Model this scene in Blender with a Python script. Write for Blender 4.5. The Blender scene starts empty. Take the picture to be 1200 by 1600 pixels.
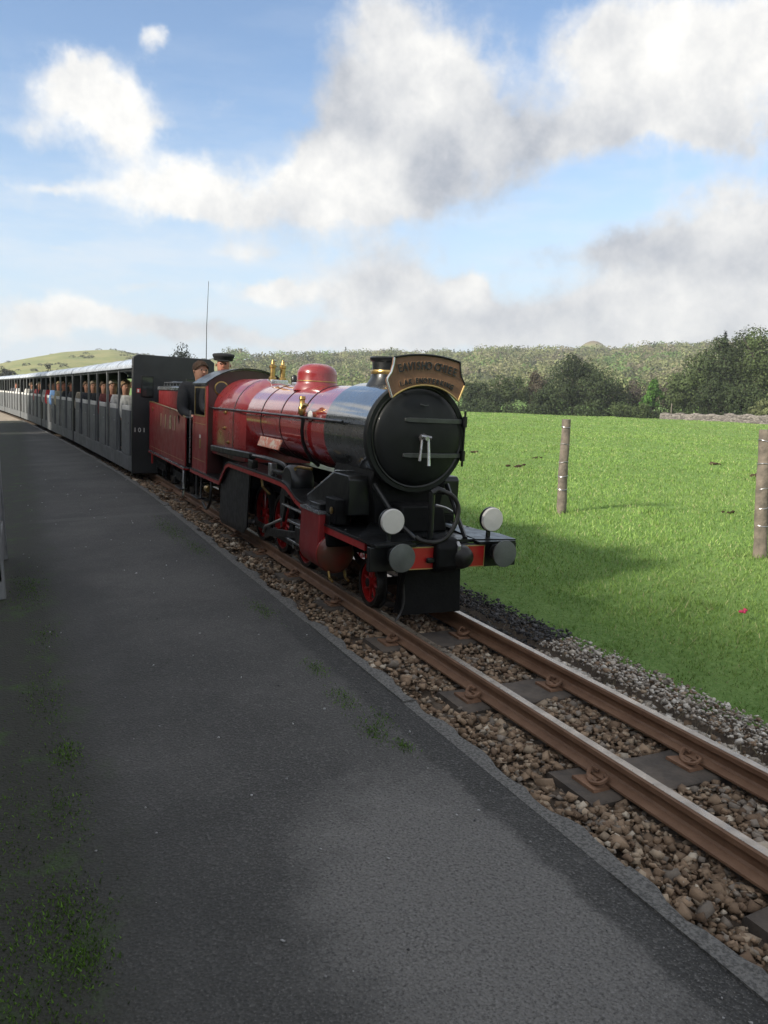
import bpy, math, random
import numpy as np
from mathutils import Vector, Matrix
R = math.radians
random.seed(7)
rng = np.random.default_rng(11)
scene = bpy.context.scene
COL = scene.collection

# ------------------------------------------------------------------ camera
CAM_H = 1.26
cam_d = bpy.data.cameras.new("camera")
cam_d.sensor_fit = 'VERTICAL'; cam_d.sensor_height = 36.0
cam_d.lens = 36.0 * 1202.0 / 1600.0
cam_d.clip_start = 0.05; cam_d.clip_end = 9000
cam = bpy.data.objects.new("camera", cam_d); COL.objects.link(cam)
cam.location = (0, 0, CAM_H)
cam.rotation_euler = (R(90 - 9.45), 0, R(-25.3))
scene.camera = cam

# ------------------------------------------------------------------ light, sky, exposure
SUN_HEAD, SUN_EL = -98.0, 31.0            # heading clockwise from +Y
sv = Vector((math.sin(R(SUN_HEAD)) * math.cos(R(SUN_EL)), math.cos(R(SUN_HEAD)) * math.cos(R(SUN_EL)), math.sin(R(SUN_EL))))
sun_d = bpy.data.lights.new("sun", 'SUN')
sun_d.energy = 5.0; sun_d.angle = R(6.0); sun_d.color = (1.0, 0.93, 0.80)
sun = bpy.data.objects.new("sun", sun_d); COL.objects.link(sun)
sun.rotation_euler = sv.to_track_quat('Z', 'Y').to_euler()
sun.location = (-20, -5, 20)

world = bpy.data.worlds.new("World"); scene.world = world; world.use_nodes = True
wt = world.node_tree; wt.nodes.clear()
# clouds in the sky: heading, elevation, half-width, half-height (degrees), weight, brightness
CLOUDS = [(7.8, 16.9, 2.9, 2.3, 1.0, 1.0), (9.9, 21.4, 1.3, 0.9, 0.75, 0.95), (5.0, 18.9, 2.8, 1.5, 0.7, 0.9), (2.1, 16.1, 2.3, 1.4, 0.55, 0.9), (11.6, 12.8, 5.4, 1.9, 1.05, 1.0), (23.0, 14.1, 3.8, 2.4, 1.1, 1.0), (27.1, 21.1, 4.8, 4.1, 1.0, 0.82), (29.7, 18.2, 3.9, 2.9, 0.8, 0.74), (27.5, 14.4, 7.0, 2.8, 0.75, 0.52), (18.5, 11.8, 5.0, 1.2, 0.45, 0.66), (21.7, 18.2, 2.7, 2.2, 0.5, 0.48), (46.7, 19.8, 6.9, 3.7, 1.15, 0.97), (39.5, 21.6, 3.6, 2.6, 0.7, 0.88), (40.9, 16.9, 6.8, 1.5, 0.8, 0.62), (48.5, 15.8, 4.0, 1.1, 0.6, 0.7), (49.2, 11.3, 4.7, 2.3, 0.95, 0.82), (41.7, 9.2, 5.7, 1.5, 0.8, 0.62), (48.3, 8.3, 4.5, 1.4, 0.85, 0.68), (17.5, 6.5, 3.9, 1.0, 0.95, 0.95), (30.8, 6.5, 1.8, 1.0, 1.1, 1.0), (25.8, 7.2, 4.4, 2.1, 0.85, 0.76), (25.3, 5.0, 3.7, 0.9, 0.7, 0.85), (36.3, 5.4, 7.3, 1.8, 0.9, 0.66), (43.6, 5.3, 2.5, 1.5, 1.05, 1.0), (48.9, 5.0, 4.5, 2.4, 0.95, 0.8), (3.0, 12.6, 2.8, 0.5, 0.6, 0.9), (1.8, 11.3, 1.9, 1.1, 0.4, 0.85), (13.9, 18.6, 1.7, 1.3, 0.45, 0.85), (1.7, 4.2, 5.5, 1.5, 0.85, 0.92), (9.0, 6.8, 4.0, 0.6, 0.45, 0.88), (3.5, 8.4, 3.5, 0.5, 0.4, 0.9), (14.5, 9.2, 3.5, 0.7, 0.38, 0.86), (20.0, 3.2, 5.0, 0.8, 0.6, 0.84), (11.6, 3.8, 5.4, 0.9, 0.6, 0.76), (6.5, 4.5, 3.8, 0.6, 0.45, 0.75), (29.9, 3.4, 11.7, 1.0, 0.7, 0.82), (43.3, 3.3, 8.7, 0.9, 0.8, 0.82), (21.7, 9.8, 6.4, 1.1, 0.35, 0.75), (35.5, 15.3, 3.9, 1.5, 0.35, 0.8)]


class NT:
    """small helper for node trees"""
    def __init__(s, tree): s.t = tree
    def n(s, typ, **kw):
        nd = s.t.nodes.new(typ)
        for k, v in kw.items(): setattr(nd, k, v)
        return nd
    def l(s, a, b): s.t.links.new(a, b)
    def put(s, sock, v):
        if isinstance(v, bpy.types.NodeSocket): s.l(v, sock)
        else: sock.default_value = v
    def m(s, op, a, b=None, c=None, clamp=False):
        nd = s.n('ShaderNodeMath', operation=op); nd.use_clamp = clamp
        s.put(nd.inputs[0], a)
        if b is not None: s.put(nd.inputs[1], b)
        if c is not None: s.put(nd.inputs[2], c)
        return nd.outputs[0]
    def mix(s, fac, a, b):
        nd = s.n('ShaderNodeMix', data_type='RGBA')
        s.put(nd.inputs[0], fac); s.put(nd.inputs[6], a); s.put(nd.inputs[7], b)
        return nd.outputs[2]
    def noise(s, vec, scale, detail=4, rough=.55):
        nd = s.n('ShaderNodeTexNoise'); nd.inputs['Scale'].default_value = scale
        nd.inputs['Detail'].default_value = detail; nd.inputs['Roughness'].default_value = rough
        if vec is not None: s.l(vec, nd.inputs['Vector'])
        return nd.outputs['Fac']
    def ramp(s, fac, lo, hi, a=(0, 0, 0, 1), b=(1, 1, 1, 1)):
        nd = s.n('ShaderNodeValToRGB'); s.l(fac, nd.inputs[0])
        e = nd.color_ramp.elements; e[0].position = lo; e[1].position = hi; e[0].color = a; e[1].color = b
        return nd.outputs[0]
    def smooth(s, fac, lo, hi, a=0., b=1.):
        nd = s.n('ShaderNodeMapRange', interpolation_type='SMOOTHSTEP'); s.put(nd.inputs[0], fac)
        nd.inputs[1].default_value = lo; nd.inputs[2].default_value = hi
        nd.inputs[3].default_value = a; nd.inputs[4].default_value = b
        return nd.outputs[0]


def build_world():
    q = NT(wt)
    tc = q.n('ShaderNodeTexCoord').outputs['Generated']
    sky = q.n('ShaderNodeTexSky', sky_type='NISHITA'); sky.sun_disc = False
    sky.sun_elevation = R(SUN_EL); sky.sun_rotation = R(SUN_HEAD)
    sky.air_density = 1.0; sky.dust_density = 0.6; sky.ozone_density = 2.2; sky.altitude = 20
    sep = q.n('ShaderNodeSeparateXYZ'); q.l(tc, sep.inputs[0])
    # warp the direction with noise so that the clouds get ragged edges
    n1 = q.n('ShaderNodeTexNoise'); n1.inputs['Scale'].default_value = 9; n1.inputs['Detail'].default_value = 9; n1.inputs['Roughness'].default_value = .58
    q.l(tc, n1.inputs['Vector'])
    sepn = q.n('ShaderNodeSeparateColor'); q.l(n1.outputs['Color'], sepn.inputs[0])
    az = q.m('MULTIPLY', q.m('ARCTAN2', sep.outputs[0], sep.outputs[1]), 57.29578)
    el = q.m('MULTIPLY', q.m('ARCSINE', sep.outputs[2]), 57.29578)
    azw = q.m('ADD', az, q.m('MULTIPLY', q.m('SUBTRACT', sepn.outputs[0], .5), 7.0))
    elw = q.m('ADD', el, q.m('MULTIPLY', q.m('SUBTRACT', sepn.outputs[1], .5), 5.0))
    D = None; Bsum = None
    for a, e, sa, se, w, b in CLOUDS:
        x = q.m('MULTIPLY', q.m('SUBTRACT', azw, a), 1 / sa)
        y = q.m('MULTIPLY', q.m('SUBTRACT', elw, e), 1 / se)
        r2 = q.m('ADD', q.m('MULTIPLY', x, x), q.m('MULTIPLY', y, y))
        g = q.m('MULTIPLY', q.m('EXPONENT', q.m('MULTIPLY', r2, -0.9)), w)
        gb = q.m('MULTIPLY', g, b)
        D = g if D is None else q.m('ADD', D, g)
        Bsum = gb if Bsum is None else q.m('ADD', Bsum, gb)
    # the rest of the sky carries the same kind of broken cloud
    mp = q.n('ShaderNodeMapping'); mp.inputs['Scale'].default_value = (2.2, 2.2, 6.0); q.l(tc, mp.inputs['Vector'])
    gen = q.noise(mp.outputs[0], 1.7, 7, .55)
    out = q.m('ABSOLUTE', q.m('SUBTRACT', az, 25.3))
    outside = q.m('MAXIMUM', q.smooth(out, 26, 38), q.smooth(el, 24, 32))
    gd = q.m('MULTIPLY', q.smooth(gen, .36, .56), outside)
    D = q.m('ADD', D, gd); Bsum = q.m('ADD', Bsum, q.m('MULTIPLY', gd, q.smooth(gen, .46, .72, .98, .72)))
    fine = q.noise(tc, 17, 10, .62)
    dens = q.m('ADD', D, q.m('MULTIPLY', q.m('SUBTRACT', fine, .5), 1.0))
    alpha = q.smooth(dens, .24, .84)
    mv = q.n('ShaderNodeMapping'); mv.inputs['Scale'].default_value = (1.6, 1.6, 7.0); q.l(tc, mv.inputs['Vector'])
    veil = q.m('MULTIPLY', q.smooth(q.noise(mv.outputs[0], 3.2, 8, .6), .40, .68), q.smooth(el, 3, 22, .60, .08))
    br = q.m('DIVIDE', Bsum, q.m('MAXIMUM', D, .02))
    br = q.m('ADD', br, q.m('MULTIPLY', q.m('SUBTRACT', q.noise(tc, 15, 8, .62), .5), .75), clamp=False)
    ccol = q.ramp(br, .45, 1.02, (.26, .29, .35, 1), (.74, .73, .705, 1))
    skyc = q.n('ShaderNodeMix', data_type='RGBA', blend_type='MULTIPLY'); skyc.inputs[0].default_value = 1
    q.l(sky.outputs[0], skyc.inputs[6]); skyc.inputs[7].default_value = (.14, .14, .14, 1)
    hz_ = q.m('MULTIPLY', q.smooth(el, 0, 20, 1., 0.), .84)
    base = q.mix(hz_, skyc.outputs[2], (.47, .56, .66, 1))
    base = q.mix(veil, base, (.60, .625, .66, 1))
    col = q.mix(alpha, base, ccol)
    bg = q.n('ShaderNodeBackground'); q.l(col, bg.inputs[0]); bg.inputs[1].default_value = 1.0
    o = q.n('ShaderNodeOutputWorld'); q.l(bg.outputs[0], o.inputs[0])
build_world()
world.cycles.sampling_method = 'MANUAL'; world.cycles.sample_map_resolution = 512

vs = scene.view_settings
vs.view_transform = 'Standard'; vs.look = 'None'; vs.gamma = 1.0; vs.use_curve_mapping = False
vs.exposure = 0.55
scene.cycles.max_bounces = 6; scene.cycles.diffuse_bounces = 3; scene.cycles.glossy_bounces = 3
scene.cycles.transmission_bounces = 4; scene.cycles.transparent_max_bounces = 6
scene.cycles.use_denoising = True


# ------------------------------------------------------------------ materials
def lin(r, g, b):
    f = lambda c: (c / 255 / 12.92) if c / 255 <= .04045 else ((c / 255 + .055) / 1.055) ** 2.4
    return (f(r), f(g), f(b), 1)

MATS = {}
def mat(name, col, rough=.6, metal=0., var=.18, vscale=6., bump=0., bscale=60., coat=0., col2=None, spec=.5, rvar=.08, cpos=(.35, .65), cior=1.6):
    m = bpy.data.materials.new(name); m.use_nodes = True; q = NT(m.node_tree)
    b = m.node_tree.nodes['Principled BSDF']
    tc = q.n('ShaderNodeTexCoord').outputs['Object']
    if len(col) == 3: col = (*col, 1)
    n = q.noise(tc, vscale, 6, .6)
    if col2 is None:
        a = tuple(c * (1 - var) for c in col[:3]) + (1,); c2 = tuple(min(1, c * (1 + var)) for c in col[:3]) + (1,)
    else:
        a = col; c2 = (*col2[:3], 1)
    q.l(q.ramp(n, cpos[0], cpos[1], a, c2), b.inputs['Base Color'])
    b.inputs['Metallic'].default_value = metal
    b.inputs['Specular IOR Level'].default_value = spec
    n2 = q.noise(tc, vscale * 3.1, 5, .6)
    q.l(q.smooth(n2, .3, .7, max(.02, rough - rvar), min(1, rough + rvar)), b.inputs['Roughness'])
    if coat:
        b.inputs['Coat Weight'].default_value = coat; b.inputs['Coat Roughness'].default_value = .06; b.inputs['Coat IOR'].default_value = cior
    if bump:
        bp = q.n('ShaderNodeBump'); bp.inputs['Strength'].default_value = bump; bp.inputs['Distance'].default_value = .01
        q.l(q.noise(tc, bscale, 6, .6), bp.inputs['Height']); q.l(bp.outputs[0], b.inputs['Normal'])
    MATS[name] = m
    return m

red = mat('red_paint', (.24, .014, .017), .22, var=.10, vscale=3, coat=1, bump=.008, bscale=6, cior=3.0)
redd = mat('dark_red_paint', (.235, .022, .024), .45, var=.16, vscale=3, coat=.12, bump=.04, bscale=12, spec=.35)
redfb = mat('firebox_red', (.215, .016, .018), .32, var=.12, vscale=3, coat=.5, bump=.02, bscale=9, cior=1.6)
barrel_black = mat('barrel_black', (.013, .015, .016), .3, var=.2, vscale=4, coat=1, bump=.008, bscale=6, cior=3.0)
redbright = mat('bright_red_paint', (.36, .012, .012), .35, var=.12, coat=.4)
black = mat('black_paint', (.0065, .0072, .0080), .36, var=.5, vscale=5, coat=.16, bump=.06, bscale=20, spec=.35)
blackmatt = mat('sooty_black', (.006, .0062, .0066), .6, var=.5, vscale=7, bump=.2, bscale=50, spec=.14)
smoke = mat('smokebox_black', (.0065, .0078, .0082), .5, var=.4, vscale=4, coat=.04, spec=.25, bump=.06, bscale=18)
greasy = mat('greasy_metal', (.026, .025, .024), .38, .5, var=.5, vscale=14, bump=.1, bscale=60)
steel = mat('worn_steel', (.36, .36, .37), .32, .9, var=.25, vscale=9, bump=.05)
silver = mat('polished_silver', (.62, .64, .68), .22, .85, var=.15, vscale=4)
brass = mat('brass', (.40, .27, .10), .35, .9, var=.35, vscale=12)
numeralm = mat('numeral_gilt', (.52, .42, .25), .5, .1, var=.12)
goldline = mat('gold_lining', (.46, .34, .14), .4, .6, var=.2)
buffergrey = mat('buffer_grey', (.105, .115, .11), .5, .3, var=.2, vscale=9, bump=.05)
lampwhite = mat('lamp_white', (.62, .60, .56), .5, var=.06, vscale=10, bump=.03)
cylrust = mat('cylinder_cover_red', (.17, .030, .018), .40, var=.35, vscale=7, coat=.25, col2=(.085, .038, .022, 1))
boardwood = mat('headboard_wood', (.215, .115, .062), .6, var=.2, vscale=22, col2=(.155, .080, .043, 1), bump=.1, bscale=70)
letterdark = mat('letter_dark', (.012, .013, .016), .5, var=.1)
plate = mat('name_plate_paint', (.55, .17, .10), .5, col2=(.62, .52, .42, 1), vscale=26, cpos=(.48, .58))
carr = mat('carriage_grey', (.125, .131, .138), .55, var=.16, vscale=2, spec=.3, bump=.04, bscale=9)
carrpost = mat('carriage_post_grey', (.20, .205, .21), .4, .2, var=.2, vscale=5)
carrdark = mat('carriage_dark', (.013, .0145, .017), .5, var=.25, vscale=3, coat=.05, bump=.04, bscale=10)
roofm = mat('carriage_roof', (.45, .485, .54), .30, .1, var=.18, vscale=3, bump=.06, bscale=6)
white = mat('white_card', (.66, .65, .62), .6, var=.15, vscale=20)
interior = mat('carriage_interior', (.03, .03, .032), .7, var=.3, vscale=4)
seatm = mat('seat_cloth', (.035, .035, .04), .8, var=.3, vscale=12)
stickerred = mat('sticker_red', (.45, .03, .03), .5)
skin = mat('skin', (.46, .24, .16), .55, var=.12, vscale=14)
skinr = mat('skin_ruddy', (.42, .17, .11), .55, var=.15, vscale=14)
rail_m = mat('rail_rust', (.17, .092, .054), .62, .1, var=.3, vscale=9, col2=(.235, .135, .082, 1), bump=.25, bscale=90)
railtop = mat('rail_running_surface', (.42, .35, .28), .32, .75, var=.25, vscale=14)
platerust = mat('baseplate_rust', (.19, .105, .062), .7, .1, var=.35, vscale=14, bump=.3, bscale=80)
sleeper_m = mat('sleeper', (.115, .092, .073), .85, var=.3, vscale=11, col2=(.060, .050, .042, 1), bump=.35, bscale=55)
kerb_m = mat('concrete_edge', (.175, .170, .160), .92, var=.4, vscale=95, bump=1.0, bscale=120, col2=(.075, .073, .069, 1), cpos=(.42, .60))
postwood = mat('weathered_post', (.20, .165, .135), .85, var=.3, vscale=14, col2=(.10, .085, .072, 1), bump=.6, bscale=45)
fencewood = mat('grey_fence_board', (.16, .165, .17), .7, var=.25, vscale=6, bump=.3, bscale=40)
bark = mat('bark', (.07, .055, .042), .9, var=.4, vscale=9, bump=.5, bscale=20)
stone_m = mat('wall_stone', (.19, .17, .155), .9, var=.35, vscale=3.0, col2=(.16, .14, .13, 1), bump=.6, bscale=9)
render_m = mat('building_stone', (.26, .22, .19), .9, var=.3, vscale=2.2, bump=.5, bscale=18)
slate = mat('slate', (.07, .075, .085), .55, var=.3, vscale=4, bump=.3, bscale=20)
bluegrey = mat('door_paint', (.05, .08, .09), .45, var=.15)


def glass_mat():
    m = bpy.data.materials.new('window_glass'); m.use_nodes = True
    b = m.node_tree.nodes['Principled BSDF']
    b.inputs['Base Color'].default_value = (.03, .035, .035, 1); b.inputs['Roughness'].default_value = .06
    b.inputs['Specular IOR Level'].default_value = .6
    return m
glass = glass_mat()


def attr_mat(name, rough=.8, transl=0., spec=.3, bump=0., bscale=60):
    m = bpy.data.materials.new(name); m.use_nodes = True; q = NT(m.node_tree)
    b = m.node_tree.nodes['Principled BSDF']; o = m.node_tree.nodes['Material Output']
    at = q.n('ShaderNodeAttribute'); at.attribute_name = 'Col'
    q.l(at.outputs['Color'], b.inputs['Base Color']); b.inputs['Roughness'].default_value = rough
    b.inputs['Specular IOR Level'].default_value = spec
    if bump:
        tc = q.n('ShaderNodeTexCoord').outputs['Object']
        bp = q.n('ShaderNodeBump'); bp.inputs['Strength'].default_value = bump; bp.inputs['Distance'].default_value = .006
        q.l(q.noise(tc, bscale, 5, .6), bp.inputs['Height']); q.l(bp.outputs[0], b.inputs['Normal'])
    if transl:
        tr = q.n('ShaderNodeBsdfTranslucent'); q.l(at.outputs['Color'], tr.inputs[0])
        mx = q.n('ShaderNodeMixShader'); mx.inputs[0].default_value = transl
        q.l(b.outputs[0], mx.inputs[1]); q.l(tr.outputs[0], mx.inputs[2]); q.l(mx.outputs[0], o.inputs[0])
    return m
leafm = attr_mat('leaves', .7, .30, .2)
grassm = attr_mat('grass_blades', .65, .28, .25)
stonem = attr_mat('ballast_stone', .9, 0, .25, .5, 70)


def ground_mat():
    m = bpy.data.materials.new('field_grass'); m.use_nodes = True; q = NT(m.node_tree)
    b = m.node_tree.nodes['Principled BSDF']
    geo = q.n('ShaderNodeNewGeometry').outputs['Position']
    big = q.noise(geo, .22, 5, .6); mid = q.noise(geo, 2.6, 6, .65); fin = q.noise(geo, 34, 6, .7)
    c = q.mix(q.smooth(mid, .3, .7), (.095, .185, .038, 1), (.135, .235, .056, 1))
    c = q.mix(q.smooth(fin, .35, .7), c, (.185, .29, .085, 1))
    c = q.mix(q.m('MULTIPLY', q.smooth(big, .5, .75), .45), c, (.20, .27, .085, 1))
    # rough pasture with heather and bracken on the hills
    sep = q.n('ShaderNodeSeparateXYZ'); q.l(geo, sep.inputs[0])
    pn = q.noise(geo, .03, 4, .5)
    hill = q.smooth(q.m('ADD', sep.outputs[2], q.m('MULTIPLY', q.m('SUBTRACT', pn, .5), 6)), 1.5, 7)
    past = q.mix(q.smooth(q.noise(geo, .06, 8, .7), .38, .62), (.25, .235, .10, 1), (.165, .19, .07, 1))
    past = q.mix(q.m('MULTIPLY', q.smooth(q.noise(geo, .45, 5, .7), .52, .66), .5), past, (.10, .11, .05, 1))
    c = q.mix(hill, c, past)
    heath = q.smooth(sep.outputs[2], 36, 44)
    c = q.mix(heath, c, (.16, .115, .075, 1))
    q.l(c, b.inputs['Base Color']); b.inputs['Roughness'].default_value = .85; b.inputs['Specular IOR Level'].default_value = .15
    bp = q.n('ShaderNodeBump'); bp.inputs['Strength'].default_value = .8; bp.inputs['Distance'].default_value = .05
    q.l(q.noise(geo, 18, 6, .7), bp.inputs['Height']); q.l(bp.outputs[0], b.inputs['Normal'])
    return m
fieldm = ground_mat()


def asphalt_mat():
    m = bpy.data.materials.new('worn_asphalt'); m.use_nodes = True; q = NT(m.node_tree)
    b = m.node_tree.nodes['Principled BSDF']
    geo = q.n('ShaderNodeNewGeometry').outputs['Position']
    sep = q.n('ShaderNodeSeparateXYZ'); q.l(geo, sep.inputs[0])
    big = q.noise(geo, 1.1, 5, .6); mid = q.noise(geo, 7, 6, .65); fin = q.noise(geo, 95, 4, .75)
    vo = q.n('ShaderNodeTexVoronoi'); vo.inputs['Scale'].default_value = 105; q.l(geo, vo.inputs['Vector'])
    c = q.mix(q.smooth(big, .35, .68), (.052, .051, .049, 1), (.086, .083, .079, 1))
    c = q.mix(q.m('MULTIPLY', q.smooth(mid, .45, .75), .5), c, (.046, .045, .043, 1))
    # local brightening painted into the asphalt colour as a pale patch
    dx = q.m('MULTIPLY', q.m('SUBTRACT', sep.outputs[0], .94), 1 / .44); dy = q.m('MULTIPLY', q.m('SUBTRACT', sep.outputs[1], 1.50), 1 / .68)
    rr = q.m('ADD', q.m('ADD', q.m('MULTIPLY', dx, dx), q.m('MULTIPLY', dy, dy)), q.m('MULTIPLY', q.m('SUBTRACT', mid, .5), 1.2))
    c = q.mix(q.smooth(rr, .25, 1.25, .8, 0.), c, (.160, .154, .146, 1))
    # darker tar band along the edge, and the damp dirty margin at the back
    band = q.m('MULTIPLY', q.smooth(q.m('ADD', sep.outputs[0], q.m('MULTIPLY', q.m('SUBTRACT', mid, .5), .12)), 1.18, 1.23), q.smooth(sep.outputs[1], 3.2, 4.4, 1., .3))
    c = q.mix(q.m('MULTIPLY', band, .8), c, (.030, .030, .029, 1))
    spk = q.noise(geo, 150, 3, .7)
    c = q.mix(q.m('MULTIPLY', q.smooth(vo.outputs['Color'], .62, .95), .30), c, (.20, .195, .185, 1))
    c = q.mix(q.m('MULTIPLY', q.smooth(fin, .50, .66), .65), c, (.026, .026, .025, 1))
    c = q.mix(q.m('MULTIPLY', q.smooth(spk, .55, .68), .55), c, (.24, .235, .225, 1))
    c = q.mix(q.m('MULTIPLY', q.smooth(spk, .45, .33), .7), c, (.018, .018, .018, 1))
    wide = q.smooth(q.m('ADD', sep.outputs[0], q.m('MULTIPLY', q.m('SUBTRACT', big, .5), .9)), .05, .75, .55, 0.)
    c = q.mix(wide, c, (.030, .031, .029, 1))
    vc = q.n('ShaderNodeTexVoronoi', feature='DISTANCE_TO_EDGE'); vc.inputs['Scale'].default_value = .75
    wv = q.n('ShaderNodeVectorMath', operation='ADD'); q.l(geo, wv.inputs[0])
    wn = q.n('ShaderNodeTexNoise'); wn.inputs['Scale'].default_value = 3.2; wn.inputs['Detail'].default_value = 6; q.l(geo, wn.inputs['Vector']); q.l(wn.outputs['Color'], wv.inputs[1])
    q.l(wv.outputs[0], vc.inputs['Vector'])
    ck = q.m('MULTIPLY', q.smooth(vc.outputs['Distance'], .0, .0075, 1., 0.), q.smooth(q.noise(geo, .8, 3, .5), .48, .60))
    c = q.mix(q.m('MULTIPLY', ck, .35), c, (.012, .012, .011, 1))
    # old trench scars across the asphalt
    for yj, wj in ((7.9, .10), (13.6, .22), (19.5, .3)):
        sc_ = q.m('ABSOLUTE', q.m('SUBTRACT', q.m('ADD', sep.outputs[1], q.m('MULTIPLY', mid, .12)), yj))
        c = q.mix(q.smooth(sc_, wj * .6, wj, .5, 0.), c, (.095, .092, .088, 1))
    marg = q.smooth(q.m('ADD', sep.outputs[0], q.m('MULTIPLY', q.m('SUBTRACT', mid, .5), .30)), -.02, .26, .9, 0.)
    c = q.mix(marg, c, (.026, .027, .020, 1))
    moss = q.m('MULTIPLY', marg, q.smooth(q.noise(geo, 4.5, 5, .7), .52, .66))
    c = q.mix(q.m('MULTIPLY', moss, .6), c, (.035, .075, .012, 1))
    q.l(c, b.inputs['Base Color']); b.inputs['Roughness'].default_value = .82; b.inputs['Specular IOR Level'].default_value = .35
    bp = q.n('ShaderNodeBump'); bp.inputs['Strength'].default_value = .9; bp.inputs['Distance'].default_value = .005
    h = q.m('ADD', q.m('MULTIPLY', fin, .5), vo.outputs['Distance'])
    q.l(h, bp.inputs['Height']); q.l(bp.outputs[0], b.inputs['Normal'])
    return m
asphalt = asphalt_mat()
gravelm = mat('gravel_path', (.27, .225, .175), .9, var=.3, vscale=7, bump=.5, bscale=60)
bedm = mat('ballast_bed', (.12, .088, .062), .95, var=.4, vscale=16, bump=.9, bscale=60, col2=(.062, .046, .033, 1))


# ------------------------------------------------------------------ mesh helpers
class MB:
    def __init__(s, off=(0, 0, 0)):
        s.v = []; s.f = []; s.off = off
    def add(s, vs_, fs):
        n = len(s.v); s.v += [tuple(p) for p in vs_]; s.f += [tuple(i + n for i in f) for f in fs]; return s
    def box(s, x0, x1, y0, y1, z0, z1):
        return s.add([(x0, y0, z0), (x1, y0, z0), (x1, y1, z0), (x0, y1, z0), (x0, y0, z1), (x1, y0, z1), (x1, y1, z1), (x0, y1, z1)],
                     [(0, 3, 2, 1), (4, 5, 6, 7), (0, 1, 5, 4), (1, 2, 6, 5), (2, 3, 7, 6), (3, 0, 4, 7)])
    def prism(s, poly, ax, a, b):
        """extrude a 2-d polygon along axis ax; 0: (y,z), 1: (x,z), 2: (x,y)"""
        P = []
        for h in (a, b):
            for p, r in poly:
                P.append((h, p, r) if ax == 0 else (p, h, r) if ax == 1 else (p, r, h))
        n = len(poly)
        F = [tuple(range(n)), tuple(range(2 * n - 1, n - 1, -1))]
        F += [(i, n + i, n + (i + 1) % n, (i + 1) % n) for i in range(n)]
        return s.add(P, F)
    def ring(s, c, d, r, n):
        d = Vector(d).normalized(); u = d.orthogonal().normalized()
        if abs(d.z) < .9:
            u = Vector((0, 0, 1)).cross(d).normalized()
        w = d.cross(u)
        return [Vector(c) + (u * math.cos(2 * math.pi * i / n) + w * math.sin(2 * math.pi * i / n)) * r for i in range(n)]
    def lathe(s, prof, c, d, n=24, cap0=True, cap1=True):
        """prof: (radius, distance along d)"""
        d = Vector(d).normalized(); c = Vector(c); P = []; F = []
        for r, h in prof: P += s.ring(c + d * h, d, max(r, 1e-4), n)
        for k in range(len(prof) - 1):
            for i in range(n):
                j = (i + 1) % n; F.append((k * n + i, k * n + j, (k + 1) * n + j, (k + 1) * n + i))
        if cap0: F.append(tuple(range(n - 1, -1, -1)))
        if cap1: F.append(tuple(range((len(prof) - 1) * n, len(prof) * n)))
        return s.add(P, F)
    def cyl(s, p0, p1, r0, r1=None, n=16):
        d = Vector(p1) - Vector(p0)
        return s.lathe([(r0, 0), (r0 if r1 is None else r1, d.length)], p0, d, n)
    def tube(s, path, r, n=8):
        path = [Vector(p) for p in path]; P = []; F = []
        rs = r if isinstance(r, (list, tuple)) else [r] * len(path)
        u = None
        for k, p in enumerate(path):
            d = (path[min(k + 1, len(path) - 1)] - path[max(k - 1, 0)]).normalized()
            if u is None: u = d.orthogonal().normalized()
            u = (u - d * u.dot(d)).normalized(); w = d.cross(u)
            P += [p + (u * math.cos(2 * math.pi * i / n) + w * math.sin(2 * math.pi * i / n)) * rs[k] for i in range(n)]
        for k in range(len(path) - 1):
            for i in range(n):
                j = (i + 1) % n; F.append((k * n + i, k * n + j, (k + 1) * n + j, (k + 1) * n + i))
        F += [tuple(range(n - 1, -1, -1)), tuple(range((len(path) - 1) * n, len(path) * n))]
        return s.add(P, F)
    def build(s, name, m, parent=None, bevel=0., smooth=True, ang=38):
        me = bpy.data.meshes.new(name)
        o_ = s.off
        me.from_pydata([(p[0] - o_[0], p[1] - o_[1], p[2] - o_[2]) for p in s.v], [], s.f); me.update()
        me.materials.append(m)
        if smooth:
            me.polygons.foreach_set('use_smooth', [True] * len(me.polygons)); me.set_sharp_from_angle(angle=R(ang))
        o = bpy.data.objects.new(name, me); COL.objects.link(o); o.parent = parent
        if bevel:
            md = o.modifiers.new('bevel', 'BEVEL'); md.width = bevel; md.segments = 2; md.limit_method = 'ANGLE'; md.angle_limit = R(40)
        return o


def smoothpath(pts, n=6):
    """Catmull-Rom through the points"""
    P = [Vector(p) for p in pts]; P = [P[0]] + P + [P[-1]]; out = []
    for k in range(1, len(P) - 2):
        for i in range(n):
            t = i / n; a, b, c, d = P[k - 1:k + 3]
            out.append(.5 * ((2 * b) + (c - a) * t + (2 * a - 5 * b + 4 * c - d) * t * t + (3 * b - a - 3 * c + d) * t ** 3))
    return out + [P[-2]]


def tag(o, label=None, cat=None, group=None, kind=None):
    if label: o['label'] = label
    if cat: o['category'] = cat
    if group: o['group'] = group
    if kind: o['kind'] = kind
    return o


def thing(name, loc, label, cat, group=None, rot=(0, 0, 0)):
    o = bpy.data.objects.new(name, None); COL.objects.link(o); o.empty_display_size = .2
    o.location = loc; o.rotation_euler = rot
    return tag(o, label, cat, group)


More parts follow.
